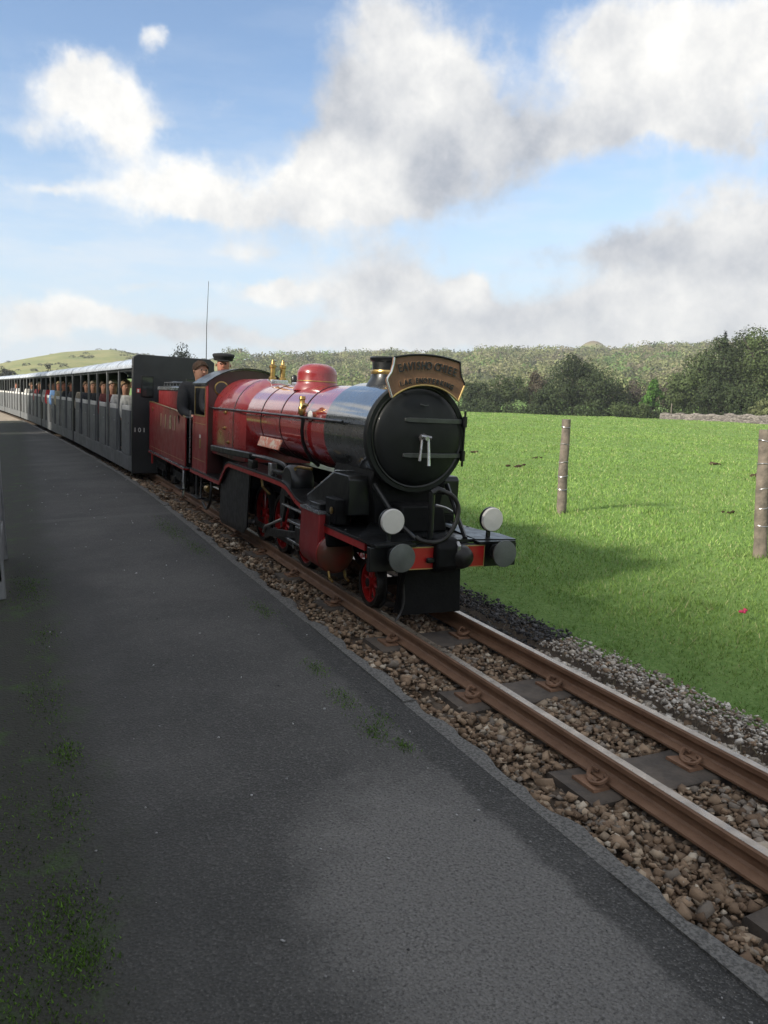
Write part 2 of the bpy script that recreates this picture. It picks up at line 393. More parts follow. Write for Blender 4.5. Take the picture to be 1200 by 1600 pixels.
def np_mesh(name, V, F, m, cols=None, smooth=False, parent=None):
    """V (n,3), F (m,k) arrays -> one mesh object"""
    me = bpy.data.meshes.new(name); k = F.shape[1]
    me.vertices.add(len(V)); me.vertices.foreach_set('co', np.ascontiguousarray(V, dtype=np.float32).ravel())
    me.loops.add(F.size); me.loops.foreach_set('vertex_index', np.ascontiguousarray(F, dtype=np.int32).ravel())
    me.polygons.add(len(F)); me.polygons.foreach_set('loop_start', np.arange(0, F.size, k, dtype=np.int32))
    if smooth: me.polygons.foreach_set('use_smooth', np.ones(len(F), dtype=bool))
    me.update(calc_edges=True)
    if cols is not None:
        a = me.color_attributes.new('Col', 'FLOAT_COLOR', 'POINT')
        c4 = np.ones((len(V), 4), dtype=np.float32); c4[:, :3] = cols; a.data.foreach_set('color', c4.ravel())
    me.materials.append(m)
    o = bpy.data.objects.new(name, me); COL.objects.link(o); o.parent = parent
    return o


def text_mesh(name, s, size, m, parent, loc, rot, ext=.002, sx=1., align='CENTER', off=0.):
    cu = bpy.data.curves.new('t', 'FONT'); cu.body = s; cu.size = size; cu.extrude = ext; cu.align_x = align; cu.align_y = 'CENTER'
    cu.resolution_u = 3; cu.offset = off
    ob = bpy.data.objects.new('t', cu); COL.objects.link(ob); bpy.context.view_layer.update()
    me = bpy.data.meshes.new_from_object(ob.evaluated_get(bpy.context.evaluated_depsgraph_get()))
    bpy.data.objects.remove(ob); bpy.data.curves.remove(cu)
    me.materials.clear(); me.materials.append(m)
    o = bpy.data.objects.new(name, me); COL.objects.link(o); o.parent = parent
    o.location = loc; o.rotation_euler = rot; o.scale = (sx, 1, 1)
    return o


# ------------------------------------------------------------------ the line of the track
CANT = 3.3
XC0, ZC0 = 1.978, -0.0115
_ys = np.arange(-30, 160, .25)
_sl = np.interp(_ys, [-30, 8, 12, 42, 160], [0, 0, -.046, -.10, -.24])
_xc = XC0 + np.concatenate([[0], np.cumsum((_sl[1:] + _sl[:-1]) / 2 * .25)])
def xc(y): return np.interp(y, _ys, _xc)
def slope(y): return np.interp(y, _ys, _sl)
_ca, _sa = math.cos(R(CANT)), math.sin(R(CANT))
def T(u, v, w):
    """track frame (across, along, up) to world"""
    sl = float(slope(v)); nrm = math.hypot(1, sl)
    du = u * _ca + w * _sa
    return (float(xc(v)) + du / nrm, v - du * sl / nrm, ZC0 - u * _sa + w * _ca)
PLAT_Z = -0.02
def edge_x(y): return xc(y) - 0.575


# ------------------------------------------------------------------ terrain
SKY_AZ = np.array([-180, -90, -40, -8, -.9, 1.4, 3.0, 6.3, 8.4, 11.5, 14.2, 16.9, 18.7, 22.5, 27.2, 30.9, 32.8, 36, 38.7, 42, 43.5, 47.2, 49.6, 55.2, 90, 180])
SKY_EL = np.array([.02, .02, .016, .0137, .0199, .0285, .0334, .0372, .033, .029, .0322, .026, .0215, .0262, .0255, .0225, .0292, .0262, .0272, .0275, .0300, .0330, .0350, .035, .03, .02])
def sstep(x, a, b):
    t = np.clip((x - a) / (b - a), 0, 1); return t * t * (3 - 2 * t)
def vnoise(x, y, s, seed=0):
    return (np.sin(x / s * 1.3 + seed) * np.cos(y / s * 1.1 + seed * 1.7) + .5 * np.sin(x / s * 2.9 + y / s * 2.3 + seed * 3.1) + .3 * np.sin(x / s * 5.3 - y / s * 4.7 + seed)) / 1.8
def ground_z(x, y):
    x = np.asarray(x, float); y = np.asarray(y, float)
    lat = x - xc(np.clip(y, -30, 150))
    r = np.hypot(x, y); az = np.degrees(np.arctan2(x, y))
    # the field falls gently away to the right
    xe = np.clip(x - 4, 0, 78); ye = np.clip(y - 5, -20, 110)
    fz = -.065 - .0384 * xe * sstep(x, 3, 9) - .0064 * ye * sstep(x, 4, 14)
    fz = fz + .035 * vnoise(x, y, 1.9, 1) * sstep(lat, 1.2, 3) + .12 * vnoise(x, y, 14, 2) * sstep(lat, 6, 20)
    fz = fz - .06 * (1 - sstep(lat, .7, 1.5))
    left = -.19 + .12 * sstep(-lat, 3.4, 4.5)
    z = np.where(lat > 0, fz, left)
    z = np.where((lat > -.75) & (lat < .62), -.19, z)
    k = sstep(lat, .60, .74); z = np.where((lat > .45) & (lat < .75), -.19 * (1 - k) + fz * k, z)
    z = z + .8 * vnoise(x, y, 60, 3) * sstep(r, 150, 260)
    se = np.interp(az, SKY_AZ, SKY_EL)
    hz = 1.26 + se * 540
    rise = sstep(r, 165, 540) * (.55 + .45 * sstep(r, 120, 420))
    z = z * (1 - rise) + hz * rise
    z = z + 2.0 * vnoise(x, y, 70, 5) * sstep(r, 260, 400) * (1 - .6 * sstep(r, 480, 540))
    z = z - (r > 545) * (np.minimum(r, 700) - 545) * .02
    z = z + 31 * np.exp(-((az - 40.2) / 1.9) ** 2) * np.exp(-((r - 830) / 110) ** 2)
    return z

rad = np.concatenate([[0], np.geomspace(.6, 9, 36), np.geomspace(9.4, 100, 70), np.geomspace(103, 1000, 90), np.geomspace(1050, 1500, 6)])
NA = 420
aa = np.concatenate([np.linspace(-15, 70, 300, endpoint=False), np.linspace(70, 345, NA - 300, endpoint=False)])
AZ, RR = np.meshgrid(np.radians(aa), rad[1:])
gx = RR * np.sin(AZ); gy = RR * np.cos(AZ)
V = np.concatenate([[[0, 0, -.19]], np.stack([gx, gy, ground_z(gx, gy)], -1).reshape(-1, 3)])
nr = len(rad) - 1
I = np.arange(nr * NA).reshape(nr, NA) + 1
F = np.stack([I[:-1], np.roll(I[:-1], -1, 1), np.roll(I[1:], -1, 1), I[1:]], -1).reshape(-1, 4)[:, ::-1]
# the innermost disc is hidden under the platform: left open
tag(np_mesh('ground', V, F, fieldm, smooth=True), 'green pasture falling away to low wooded hills', kind='structure')


# ------------------------------------------------------------------ platform and far gravel path
def strip(name, m, y0, y1, dy, xl, xr, z, skirt=.17, kind='structure'):
    ys = np.arange(y0, y1 + dy / 2, dy); mb = MB(); P = []; Fc = []
    for y in ys:
        P += [(xl(y), y, z - skirt), (xl(y), y, z), (xr(y), y, z), (xr(y), y, z - skirt)]
    n = len(ys)
    for k in range(n - 1):
        for j in range(3):
            a = 4 * k + j; Fc.append((a, a + 4, a + 5, a + 1))
    Fc += [(0, 1, 2, 3), tuple(4 * (n - 1) + j for j in (3, 2, 1, 0))]
    mb.add(P, Fc); o = mb.build(name, m, smooth=False)
    if kind: o['kind'] = kind
    return o
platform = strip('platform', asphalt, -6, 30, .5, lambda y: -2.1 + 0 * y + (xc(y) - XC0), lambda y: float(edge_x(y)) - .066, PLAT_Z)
path = strip('gravel_path', gravelm, 30.2, 80, 1, lambda y: -3.4 + (xc(y) - XC0), lambda y: float(edge_x(y)), PLAT_Z - .03)
# concrete edging slabs, each a little out of line
y = -2.0; k = 0
while y < 30:
    L = 1.15 + .12 * math.sin(k * 2.3)
    a, b = y + .004, y + L - .004; j = .004 * math.sin(k * 5.1); zt = PLAT_Z + .004 + .003 * math.sin(k * 3.7)
    n = 24; P = []; Fc = []
    for i in range(n):
        yy = a + (b - a) * i / (n - 1); ex = float(edge_x(yy)); wob = .012 * math.sin(yy * 9.1) + .010 * math.sin(yy * 23.7 + 1) + random.uniform(-.008, .008)
        P += [(ex - .070, yy, zt - .15), (ex - .070 + j, yy, zt), (ex + wob - .016, yy, zt - .001 + random.uniform(-.003, .002)), (ex + wob, yy, zt - .012 + random.uniform(-.008, .004)), (ex + wob + .006, yy, zt - .15)]
    for i in range(n - 1):
        for jj in range(4):
            q0 = 5 * i + jj; Fc.append((q0, q0 + 5, q0 + 6, q0 + 1))
    Fc += [(0, 1, 2, 3, 4), tuple(5 * (n - 1) + jj for jj in (4, 3, 2, 1, 0))]
    MB().add(P, Fc).build('edging_slab', kerb_m, platform)
    y += L; k += 1
MB().box(-2.2, float(edge_x(30)) + .0, 30.0, 30.2, -.19, PLAT_Z + .012).build('end_kerb', kerb_m, platform, .008)

# ballast bed under the stones
ys = np.arange(-3, 70, .2); us = np.array([-.57, -.45, -.3, -.1, .1, .3, .45, .58, .68])
Vb = []
for yy in ys:
    for u in us:
        hgt = -.118 + .012 * math.sin(yy * 7 + u * 11) - (.05 if u < -.56 else 0) + (.03 if u > .6 else 0)
        Vb.append(T(u, yy, hgt))
nb = len(us); Ib = np.arange(len(ys) * nb).reshape(len(ys), nb)
Fb = np.stack([Ib[:-1, :-1], Ib[:-1, 1:], Ib[1:, 1:], Ib[1:, :-1]], -1).reshape(-1, 4)
tag(np_mesh('track_bed', np.array(Vb), Fb, bedm, smooth=True), kind='structure')


# ------------------------------------------------------------------ railway track
track = thing('railway_track', T(0, 2, -.12), 'rusty narrow gauge railway track on wooden sleepers beside the platform', 'track')
tinv = (-track.location.x, -track.location.y, -track.location.z)
toff = tuple(track.location)
GU = .2177
def rail(side):
    u0 = side * GU
    prof = [(-.042, -.082), (.042, -.082), (.042, -.074), (.012, -.064), (.0065, -.056), (.0065, -.030), (.0225, -.022), (.0225, -.005), (.018, 0), (-.018, 0), (-.0225, -.005), (-.0225, -.022), (-.0065, -.030), (-.0065, -.056), (-.012, -.064), (-.042, -.074)]
    ys = list(np.arange(-2.5, 64, .5)); n = len(prof)
    P = []; Fc = []
    for yy in ys: P += [T(u0 + a, yy, b) for a, b in prof]
    for k in range(len(ys) - 1):
        for i in range(n):
            j = (i + 1) % n; Fc.append((k * n + i, (k + 1) * n + i, (k + 1) * n + j, k * n + j))
    r = MB(toff).add(P, Fc).build('rail', rail_m, track, ang=30)
    P = []; Fc = []
    for yy in ys: P += [T(u0 + a, yy, .0012) for a in (-.0165, .0165)]
    for k in range(len(ys) - 1): Fc.append((2 * k, 2 * k + 1, 2 * k + 3, 2 * k + 2))
    MB(toff).add(P, Fc).build('running_surface', railtop, r, smooth=False)
for s in (-1, 1): rail(s)

def clip_mesh(side):
    """baseplate and spring clip, in the sleeper's frame, at one side of one rail"""
    mb = MB()
    mb.box(-.055, .055, -.075, .075, 0, .010)
    return mb
k = 0
for sy in np.arange(-1.45, 14.5, .80):
    yy = sy + .15
    P = lambda u, v, w: T(u, v, w)
    jit = .012 * math.sin(k * 4.1); rz = .02 * math.sin(k * 2.7)
    w2 = .118; wob = [.004 * math.sin(k * 3 + i * 2.1) for i in range(8)]
    top, bot = -.090, -.19
    pts = []
    nseg = 8
    for i in range(nseg + 1):
        uu = -.385 + .79 * i / nseg; e = .006 * math.sin(i * 2.3 + k)
        pts += [P(uu, yy - w2 + e + rz * uu, bot), P(uu, yy - w2 + e + rz * uu, top - .008), P(uu, yy - w2 + .010 + e + rz * uu, top), P(uu, yy + w2 - .010 - e + rz * uu, top), P(uu, yy + w2 - e + rz * uu, top - .008), P(uu, yy + w2 - e + rz * uu, bot)]
    Fc = []
    for i in range(nseg):
        for j in range(5): a = 6 * i + j; Fc.append((a, a + 1, a + 7, a + 6))
    Fc += [(5, 4, 3, 2, 1, 0), tuple(6 * nseg + j for j in range(6))]
    sl_o = MB(toff).add(pts, Fc).build('sleeper', sleeper_m, track, ang=50)
    for s in (-1, 1):
        u0 = s * GU
        for sd in (-1, 1):
            mb = MB(toff)
            a, b = u0 + sd * .040, u0 + sd * .115
            lo, hi = min(a, b), max(a, b)
            q = [P(lo, yy - .058, top - .002), P(hi, yy - .058, top - .002), P(hi, yy + .058, top - .002), P(lo, yy + .058, top - .002),
                 P(lo, yy - .056, top + .012), P(hi, yy - .05, top + .006), P(hi, yy + .05, top + .006), P(lo, yy + .056, top + .012)]
            f = [(0, 3, 2, 1), (4, 5, 6, 7), (0, 1, 5, 4), (1, 2, 6, 5), (2, 3, 7, 6), (3, 0, 4, 7)]
            mb.add(q, f).build('baseplate', platerust, sl_o, .002)
        for sd in (-1, 1):
            cu = u0 + sd * .058; mb = MB(toff)
            # housing lug
            mb.tube([P(cu + sd * .012, yy - .022, top + .012), P(cu + sd * .012, yy + .022, top + .012)], .013, 8)
            # spring clip bent from round bar
            loop = smoothpath([(cu - sd * .030, yy - .012, top + .026), (cu - sd * .012, yy - .040, top + .032), (cu + sd * .022, yy - .046, top + .024), (cu + sd * .03, yy - .010, top + .014), (cu + sd * .008, yy + .030, top + .016), (cu - sd * .018, yy + .045, top + .034), (cu - sd * .030, yy + .022, top + .028)], 4)
            mb.build('clip_housing', platerust, sl_o)
            MB(toff).tube([P(*p) for p in loop], .0075, 6).build('spring_clip', platerust, sl_o)
    k += 1


# ------------------------------------------------------------------ ballast stones
def icosa():
    t = (1 + 5 ** .5) / 2
    v = np.array([(-1, t, 0), (1, t, 0), (-1, -t, 0), (1, -t, 0), (0, -1, t), (0, 1, t), (0, -1, -t), (0, 1, -t), (t, 0, -1), (t, 0, 1), (-t, 0, -1), (-t, 0, 1)]) / math.hypot(1, t)
    f = np.array([(0, 11, 5), (0, 5, 1), (0, 1, 7), (0, 7, 10), (0, 10, 11), (1, 5, 9), (5, 11, 4), (11, 10, 2), (10, 7, 6), (7, 1, 8), (3, 9, 4), (3, 4, 2), (3, 2, 6), (3, 6, 8), (3, 8, 9), (4, 9, 5), (2, 4, 11), (6, 2, 10), (8, 6, 7), (9, 8, 1)])
    return v, f
def rot_mats(n, g):
    q = g.normal(size=(n, 4)); q /= np.linalg.norm(q, axis=1)[:, None]
    a, b, c, d = q.T
    return np.stack([np.stack([1 - 2 * (c * c + d * d), 2 * (b * c - a * d), 2 * (b * d + a * c)], -1), np.stack([2 * (b * c + a * d), 1 - 2 * (b * b + d * d), 2 * (c * d - a * b)], -1), np.stack([2 * (b * d - a * c), 2 * (c * d + a * b), 1 - 2 * (b * b + c * c)], -1)], 1)
def block():
    v = np.array([(x, y, z) for z in (-1, 1) for x, y in ((-1, -1), (1, -1), (1, 1), (-1, 1))]) * .72
    f = np.array([(0, 2, 1), (0, 3, 2), (4, 5, 6), (4, 6, 7), (0, 1, 5), (0, 5, 4), (1, 2, 6), (1, 6, 5), (2, 3, 7), (2, 7, 6), (3, 0, 4), (3, 4, 7)])
    return v, f
def stones(name, pos, size, cols, flat=.7, label=None):
    n = len(pos); v, f = block()
    VV = v[None] + rng.uniform(-.38, .38, (n, 8, 3))
    VV = VV * rng.uniform(.55, 1.45, (n, 1, 3)) * size[:, None, None]
    VV = np.einsum('nij,nkj->nki', rot_mats(n, rng), VV); VV[:, :, 2] *= flat
    VV += pos[:, None, :]
    FF = f[None] + (np.arange(n) * 8)[:, None, None]
    o = np_mesh(name, VV.reshape(-1, 3), FF.reshape(-1, 3), stonem, np.repeat(cols, 8, 0))
    return tag(o, label, kind='stuff')
N = 52000
vv = .55 + (rng.random(N) ** 1.9) * 13.5
uu = rng.uniform(-.56, .70, N); xr_ = rng.random(N) < .16; uu[xr_] = rng.uniform(.27, .74, int(xr_.sum()))
pos = np.zeros((N, 3)); size = (.0050 + .0105 * rng.random(N) ** 1.8) * (1 + .035 * vv)
big = rng.random(N) < .10; size[big] *= 1.5
tone = rng.random((N, 1))
pal = np.array([(.275, .195, .130), (.210, .145, .095), (.335, .260, .185), (.225, .190, .155), (.155, .105, .070), (.43, .37, .29)])
cols = pal[rng.choice(6, N, p=[.28, .24, .17, .12, .14, .05])] * (.75 + .5 * tone)
rt = (uu > .27); palr = np.array([(.52, .48, .42), (.42, .37, .31), (.29, .25, .21), (.60, .56, .50)])
cr = palr[rng.choice(4, N, p=[.3, .32, .2, .18])] * (.7 + .5 * tone)
cols = np.where((rt & (rng.random(N) < .8))[:, None], cr, cols)
cind = (vv > 3.2) & (uu > .2) & (vv < 5.2); cols[cind] = np.array([.055, .054, .055]) * (.5 + 1.6 * tone[cind])
for i in range(N):
    u = uu[i]; w = -.105 + rng.uniform(-.008, .014)
    if u < -.40: w = -.095 + rng.uniform(-.02, .025) + .05 * (-.40 - u)
    if u > .45: w = -.058 + rng.uniform(-.015, .010); size[i] *= .62
    # keep the sleepers and the rails clear of big stones
    ph = ((vv[i] - (-1.30)) / .8) % 1.0; dsl = min(ph, 1 - ph) * .8
    if dsl < .125 and u < .4:
        w -= .030
    if abs(abs(u) - GU) < .05: w -= .02
    pos[i] = T(u, vv[i], w)
stones('ballast_stones', pos, size, cols, label='broken stone ballast between and beside the rails')
# loose chippings lying on the platform
N = 150
px = rng.uniform(-.05, 1.3, N); py = .9 + rng.random(N) ** 1.5 * 12
stones('platform_chippings', np.stack([px, py, np.full(N, PLAT_Z + .002)], -1), rng.uniform(.0015, .0045, N) * (1 + .1 * py), np.full((N, 3), .3) * rng.uniform(.15, 1.5, (N, 1)), label='loose pale chippings on the asphalt')


# ------------------------------------------------------------------ steam locomotive (across u, along v, up w)
LV = 5.5
loco = thing('steam_locomotive', T(0, LV, 0), 'dark red steam locomotive with black smokebox standing at the platform', 'locomotive', rot=(0, R(CANT), 0))
LO = (0, LV, 0)
def B(): return MB(LO)
BC = .975                                   # boiler centre height
FRONT, BACK = (0, -1, 0), (0, 1, 0)

# boiler barrel, cladding bands, smokebox
def arc_lathe(prof, n=56): return B().lathe(prof, (0, 0, BC), BACK, n)
boiler = arc_lathe([(.286, 4.52), (.287, 5.3), (.294, 6.46)]).build('boiler', red, loco)
for v in (5.02, 5.50, 5.98):
    rr = .2865 + max(0, v - 5.3) * .006
    arc_lathe([(rr - .01, v - .007), (rr + .0035, v - .007), (rr + .0035, v + .007), (rr - .01, v + .007)]).build('boiler_band', black, boiler)
smokebox = arc_lathe([(.290, 3.875), (.305, 3.88), (.305, 4.545), (.286, 4.552)]).build('smokebox', barrel_black, loco)
arc_lathe([(.300, 3.862), (.312, 3.862), (.316, 3.868), (.316, 3.905), (.306, 3.910)]).build('front_ring', smoke, smokebox)
door = arc_lathe([(.001, 3.800), (.09, 3.803), (.17, 3.812), (.235, 3.828), (.262, 3.840), (.272, 3.850), (.276, 3.866)]).build('smokebox_door', smoke, loco, ang=60)
arc_lathe([(.268, 3.866), (.279, 3.852), (.285, 3.852), (.290, 3.866)]).build('door_rim', black, door, ang=60)
def door_v(u, w):                            # depth of the door's dished face
    return float(np.interp(math.hypot(u, w - BC), [0, .09, .17, .235, .262, .272, .30], [3.800, 3.803, 3.812, 3.828, 3.840, 3.850, 3.860]))
strapm = mat('strap_steel', (.07, .075, .075), .4, .5, var=.25)
for dw in (.098, -.098):
    w = BC + dw; us = np.linspace(-.115, .285, 12); P = []; Fc = []
    for u in us:
        v = door_v(u, w) - .002; hh = .013 if u > -.08 else .009
        P += [(u, v + .004, w - hh), (u, v - .010, w - hh), (u, v - .010, w + hh), (u, v + .004, w + hh)]
    for i in range(11):
        for j in range(4): a = 4 * i + j; b = 4 * i + (j + 1) % 4; Fc.append((a, b, b + 4, a + 4))
    Fc += [(3, 2, 1, 0), (44, 45, 46, 47)]
    B().add(P, Fc).build('hinge_strap', strapm, door, .002)
    B().cyl((.293, 3.842, w - .03), (.293, 3.842, w + .03), .015, n=12).build('hinge', black, door)
B().cyl((.293, 3.842, BC - .16), (.293, 3.842, BC + .16), .007, n=8).build('hinge_pin', black, door)
hub = B().lathe([(.020, 0), (.026, .012), (.024, .03), (.014, .045), (.012, .065)], (0, 3.806, BC), FRONT, 16).build('door_dart', steel, door)
B().tube([(-.035, 3.757, BC + .012), (.03, 3.757, BC + .004)], .012, 8).build('dart_boss', steel, hub)
B().tube([(.012, 3.752, BC), (.016, 3.748, BC - .07), (.018, 3.742, BC - .150)], [.007, .008, .010], 8).build('dart_handle', silver, hub)
B().tube([(-.020, 3.765, BC - .01), (-.026, 3.76, BC - .06), (-.034, 3.755, BC - .125)], [.006, .007, .009], 8).build('dart_handle', steel, hub)
B().tube([(-.03, 3.79, BC + .185), (.0, 3.787, BC + .178), (.02, 3.79, BC + .182)], .004, 6).build('lamp_iron', strapm, door)

# chimney, dome, safety valves
ch = B().lathe([(.135, -.035), (.118, .0), (.100, .03), (.093, .075), (.095, .125), (.108, .135), (.112, .15), (.104, .158), (.080, .158), (.078, .08)], (0, 4.30, BC + .300), (0, 0, 1), 32, True, True).build('chimney', black, loco)
B().lathe([(.0955, .052), (.098, .056), (.098, .075), (.0955, .079)], (0, 4.30, BC + .300), (0, 0, 1), 32, False, False).build('chimney_band', brass, ch)
dome = B().lathe([(.178, -.04), (.172, -.012), (.158, .006), (.151, .025), (.150, .085), (.146, .108), (.132, .130), (.108, .148), (.072, .160), (.03, .1655), (.001, .166)], (0, 5.52, BC + .283), (0, 0, 1), 40).build('dome', redfb, loco, ang=50)
B().lathe([(.1515, .028), (.1535, .032), (.1515, .036)], (0, 5.52, BC + .283), (0, 0, 1), 40, False, False).build('dome_band', brass, dome)
for du in (-.045, .045):
    sv_o = B().lathe([(.034, 0), (.034, .02), (.022, .03), (.022, .10), (.030, .105), (.030, .125), (.016, .135), (.010, .17)], (du, 6.50, BC + .330), (0, 0, 1), 16).build('safety_valve', brass, loco)
    B().tube([(du, 6.50, BC + .49), (du + .02, 6.46, BC + .495)], .005, 6).build('spring_lever', steel, sv_o)
B().box(-.075, .075, 6.43, 6.57, BC + .29, BC + .332).build('valve_seat', silver, loco, .006)
B().lathe([(.02, 0), (.026, .01), (.026, .07), (.01, .09)], (.03, 6.14, BC + .285), (0, 0, 1), 14).build('whistle', black, loco)
B().box(-.05, .06, 5.80, 5.98, BC + .276, BC + .310).build('manifold_cover', silver, loco, .01)

# firebox with its sloping front shoulder
def fb_section(hw, n=18, base=.60):
    pts = [(-hw, base)]
    for i in range(n + 1):
        a = math.pi * (1 - i / n); pts.append((hw * math.cos(a), BC + hw * math.sin(a)))
    pts.append((hw, base)); return pts
secs = [(6.40, .292), (6.47, .315), (6.56, .335), (6.62, .342), (7.40, .346)]
P = []; Fc = []; S0 = fb_section(.3); ns = len(S0)
for v, hw in secs: P += [(a, v, b) for a, b in fb_section(hw)]
for k in range(len(secs) - 1):
    for i in range(ns - 1): a = k * ns + i; Fc.append((a, a + ns, a + ns + 1, a + 1))
Fc.append(tuple(range(ns))); Fc.append(tuple(range(len(secs) * ns - 1, (len(secs) - 1) * ns - 1, -1)))
firebox = B().add(P, Fc).build('firebox', redfb, loco, ang=28)
P = []; Fc = []
for v, hw in ((6.628, .3445), (6.650, .3445)): P += [(a, v, b) for a, b in fb_section(hw)]
for i in range(ns - 1): Fc.append((i, i + ns, i + ns + 1, i + 1))
B().add(P, Fc).build('firebox_band', black, firebox)
# washout plugs
for w, v in ((1.0, 6.9), (.86, 6.92), (.74, 6.78)):
    B().lathe([(.018, 0), (.018, .01), (.009, .014), (.009, .024)], (-.342, v, w), (-1, 0, 0), 10).build('washout_plug', brass, firebox)

# handrails along the boiler with their pillars
for s in (-1, 1):
    hr = B().tube([(s * .322, 4.20, BC + .062), (s * .325, 5.3, BC + .060), (s * .352, 6.5, BC + .058), (s * .372, 7.38, BC + .054)], .0085, 8).build('handrail', black, loco)
    for v in (4.3, 5.05, 5.8, 6.5, 7.1):
        r0 = .30 if v < 4.6 else .287 if v < 6.4 else .338
        rr = float(np.interp(v, [4.2, 5.3, 6.5, 7.38], [.322, .325, .352, .372]))
        B().cyl((s * (r0 - .02), v, BC + .06), (s * rr, v, BC + .06), .006, .010, 8).build('handrail_pillar', steel, hr)

# clack valve and the feed pipe curving down the barrel
for s in (-1, 1):
    cv = B().lathe([(.018, 0), (.026, .01), (.026, .05), (.018, .06), (.018, .10), (.024, .105), (.020, .125)], (s * .318, 4.93, BC + .075), (0, 0, 1), 14).build('clack_valve', brass, loco)
    B().tube([(s * .318, 4.92, BC + .125), (s * .325, 4.85, BC + .145), (s * .33, 4.79, BC + .142)], [.014, .012, .008], 8).build('valve_arm', brass, cv)
    B().lathe([(.030, 0), (.034, .006), (.030, .014)], (s * .298, 4.80, BC + .075), (s, 0, 0), 16).build('valve_flange', white, cv)
    B().tube([(s * .318, 4.93, BC + .08)] + [(s * .312 * math.cos(R(a)), 4.93 + .0012 * -a, BC + .312 * math.sin(R(a))) for a in (8, -5, -18, -32, -46, -60)], .013, 8).build('feed_pipe', black, loco)
# tilted name plate above the running board
pm = B(); pm.add([(-.372, 5.27, .787), (-.372, 5.79, .787), (-.345, 5.79, .860), (-.345, 5.27, .860), (-.360, 5.27, .782), (-.360, 5.79, .782), (-.333, 5.79, .855), (-.333, 5.27, .855)], [(0, 1, 2, 3), (7, 6, 5, 4), (0, 4, 5, 1), (1, 5, 6, 2), (2, 6, 7, 3), (3, 7, 4, 0)])
npl = pm.build('name_plate', plate, loco, .003)
B().tube([(-.33, 5.6, .80), (-.28, 5.6, .79)], .010, 6).build('plate_bracket', black, npl)
B().tube([(-.33, 5.4, .80), (-.28, 5.4, .79)], .010, 6).build('plate_bracket', black, npl)

# running boards: side profile (v, w) with a red valance below
HW = .425
prof = [(3.44, .447), (4.215, .440), (4.225, .512), (4.60, .512), (4.70, .528), (4.80, .562), (4.90, .590), (5.02, .602), (5.33, .604), (6.46, .598), (6.56, .575), (6.80, .404), (8.06, .392)]
def strip_board(u0, u1, th, dz=0., pf=prof):
    P = []; Fc = []; n = len(pf)
    for v, w in pf: P += [(u0, v, w + dz), (u1, v, w + dz), (u1, v, w + dz - th), (u0, v, w + dz - th)]
    for i in range(n - 1):
        for j in range(4): a = 4 * i + j; b = 4 * i + (j + 1) % 4; Fc.append((a, b, b + 4, a + 4))
    Fc += [(3, 2, 1, 0), tuple(4 * (n - 1) + j for j in range(4))]
    return B().add(P, Fc)
for s in (-1, 1):
    a, b = sorted((s * .19, s * HW))
    rb = strip_board(a, b, .014).build('running_board', black, loco, .002, ang=50)
    a, b = sorted((s * (HW - .014), s * (HW - .002)))
    strip_board(a, b, .030, -.0145, prof[1:]).build('valance', redbright, rb, ang=50)
    a, b = sorted((s * (HW - .015), s * (HW - .003)))
    strip_board(a, b, .038, -.0145, [(3.58, .445), (4.214, .440)]).build('front_valance', redbright, rb)
    for v in (3.7, 3.9, 4.1, 5.2, 5.7, 6.2):
        w = float(np.interp(v, [p[0] for p in prof], [p[1] for p in prof]))
        B().lathe([(.009, 0), (.009, .005), (.004, .009)], (s * (HW - .03), v, w), (0, 0, 1), 8).build('rivet', black, rb)

# smokebox saddle and the sloping casing over the cylinders
B().prism([(-.20, .44), (.20, .44), (.215, .56), (.245, .72), (.22, .80), (-.22, .80), (-.245, .72), (-.215, .56)], 1, 3.93, 4.50).build('saddle', blackmatt, loco, .006)
for s in (-1, 1):
    a, b = sorted((s * .222, s * .36))
    cs = B().prism([(4.66, .515), (4.645, .548), (4.20, .742), (3.99, .742), (3.97, .72), (3.97, .515)], 0, a, b).build('steam_chest_casing', black, loco, .006)
    a, b = sorted((s * .225, s * .358))
    B().prism([(4.655, .552), (4.19, .7545), (4.19, .746), (4.655, .543)], 0, a, b).build('casing_step', silver, cs, .002)
    for v in (4.32, 4.46, 4.58):
        w = .742 - (v - 4.20) * .436
        B().lathe([(.012, 0), (.012, .012), (.006, .018)], (s * .33, v, w + .010), (0, 0, 1), 8).build('bolt', brass, cs)
B().box(-.41, -.34, 4.02, 4.20, .455, .60).build('lubricator_box', blackmatt, loco, .008)
B().lathe([(.020, 0), (.022, .006), (.012, .01)], (-.412, 4.08, .53), (-1, 0, 0), 12).build('lubricator_union', brass, loco)

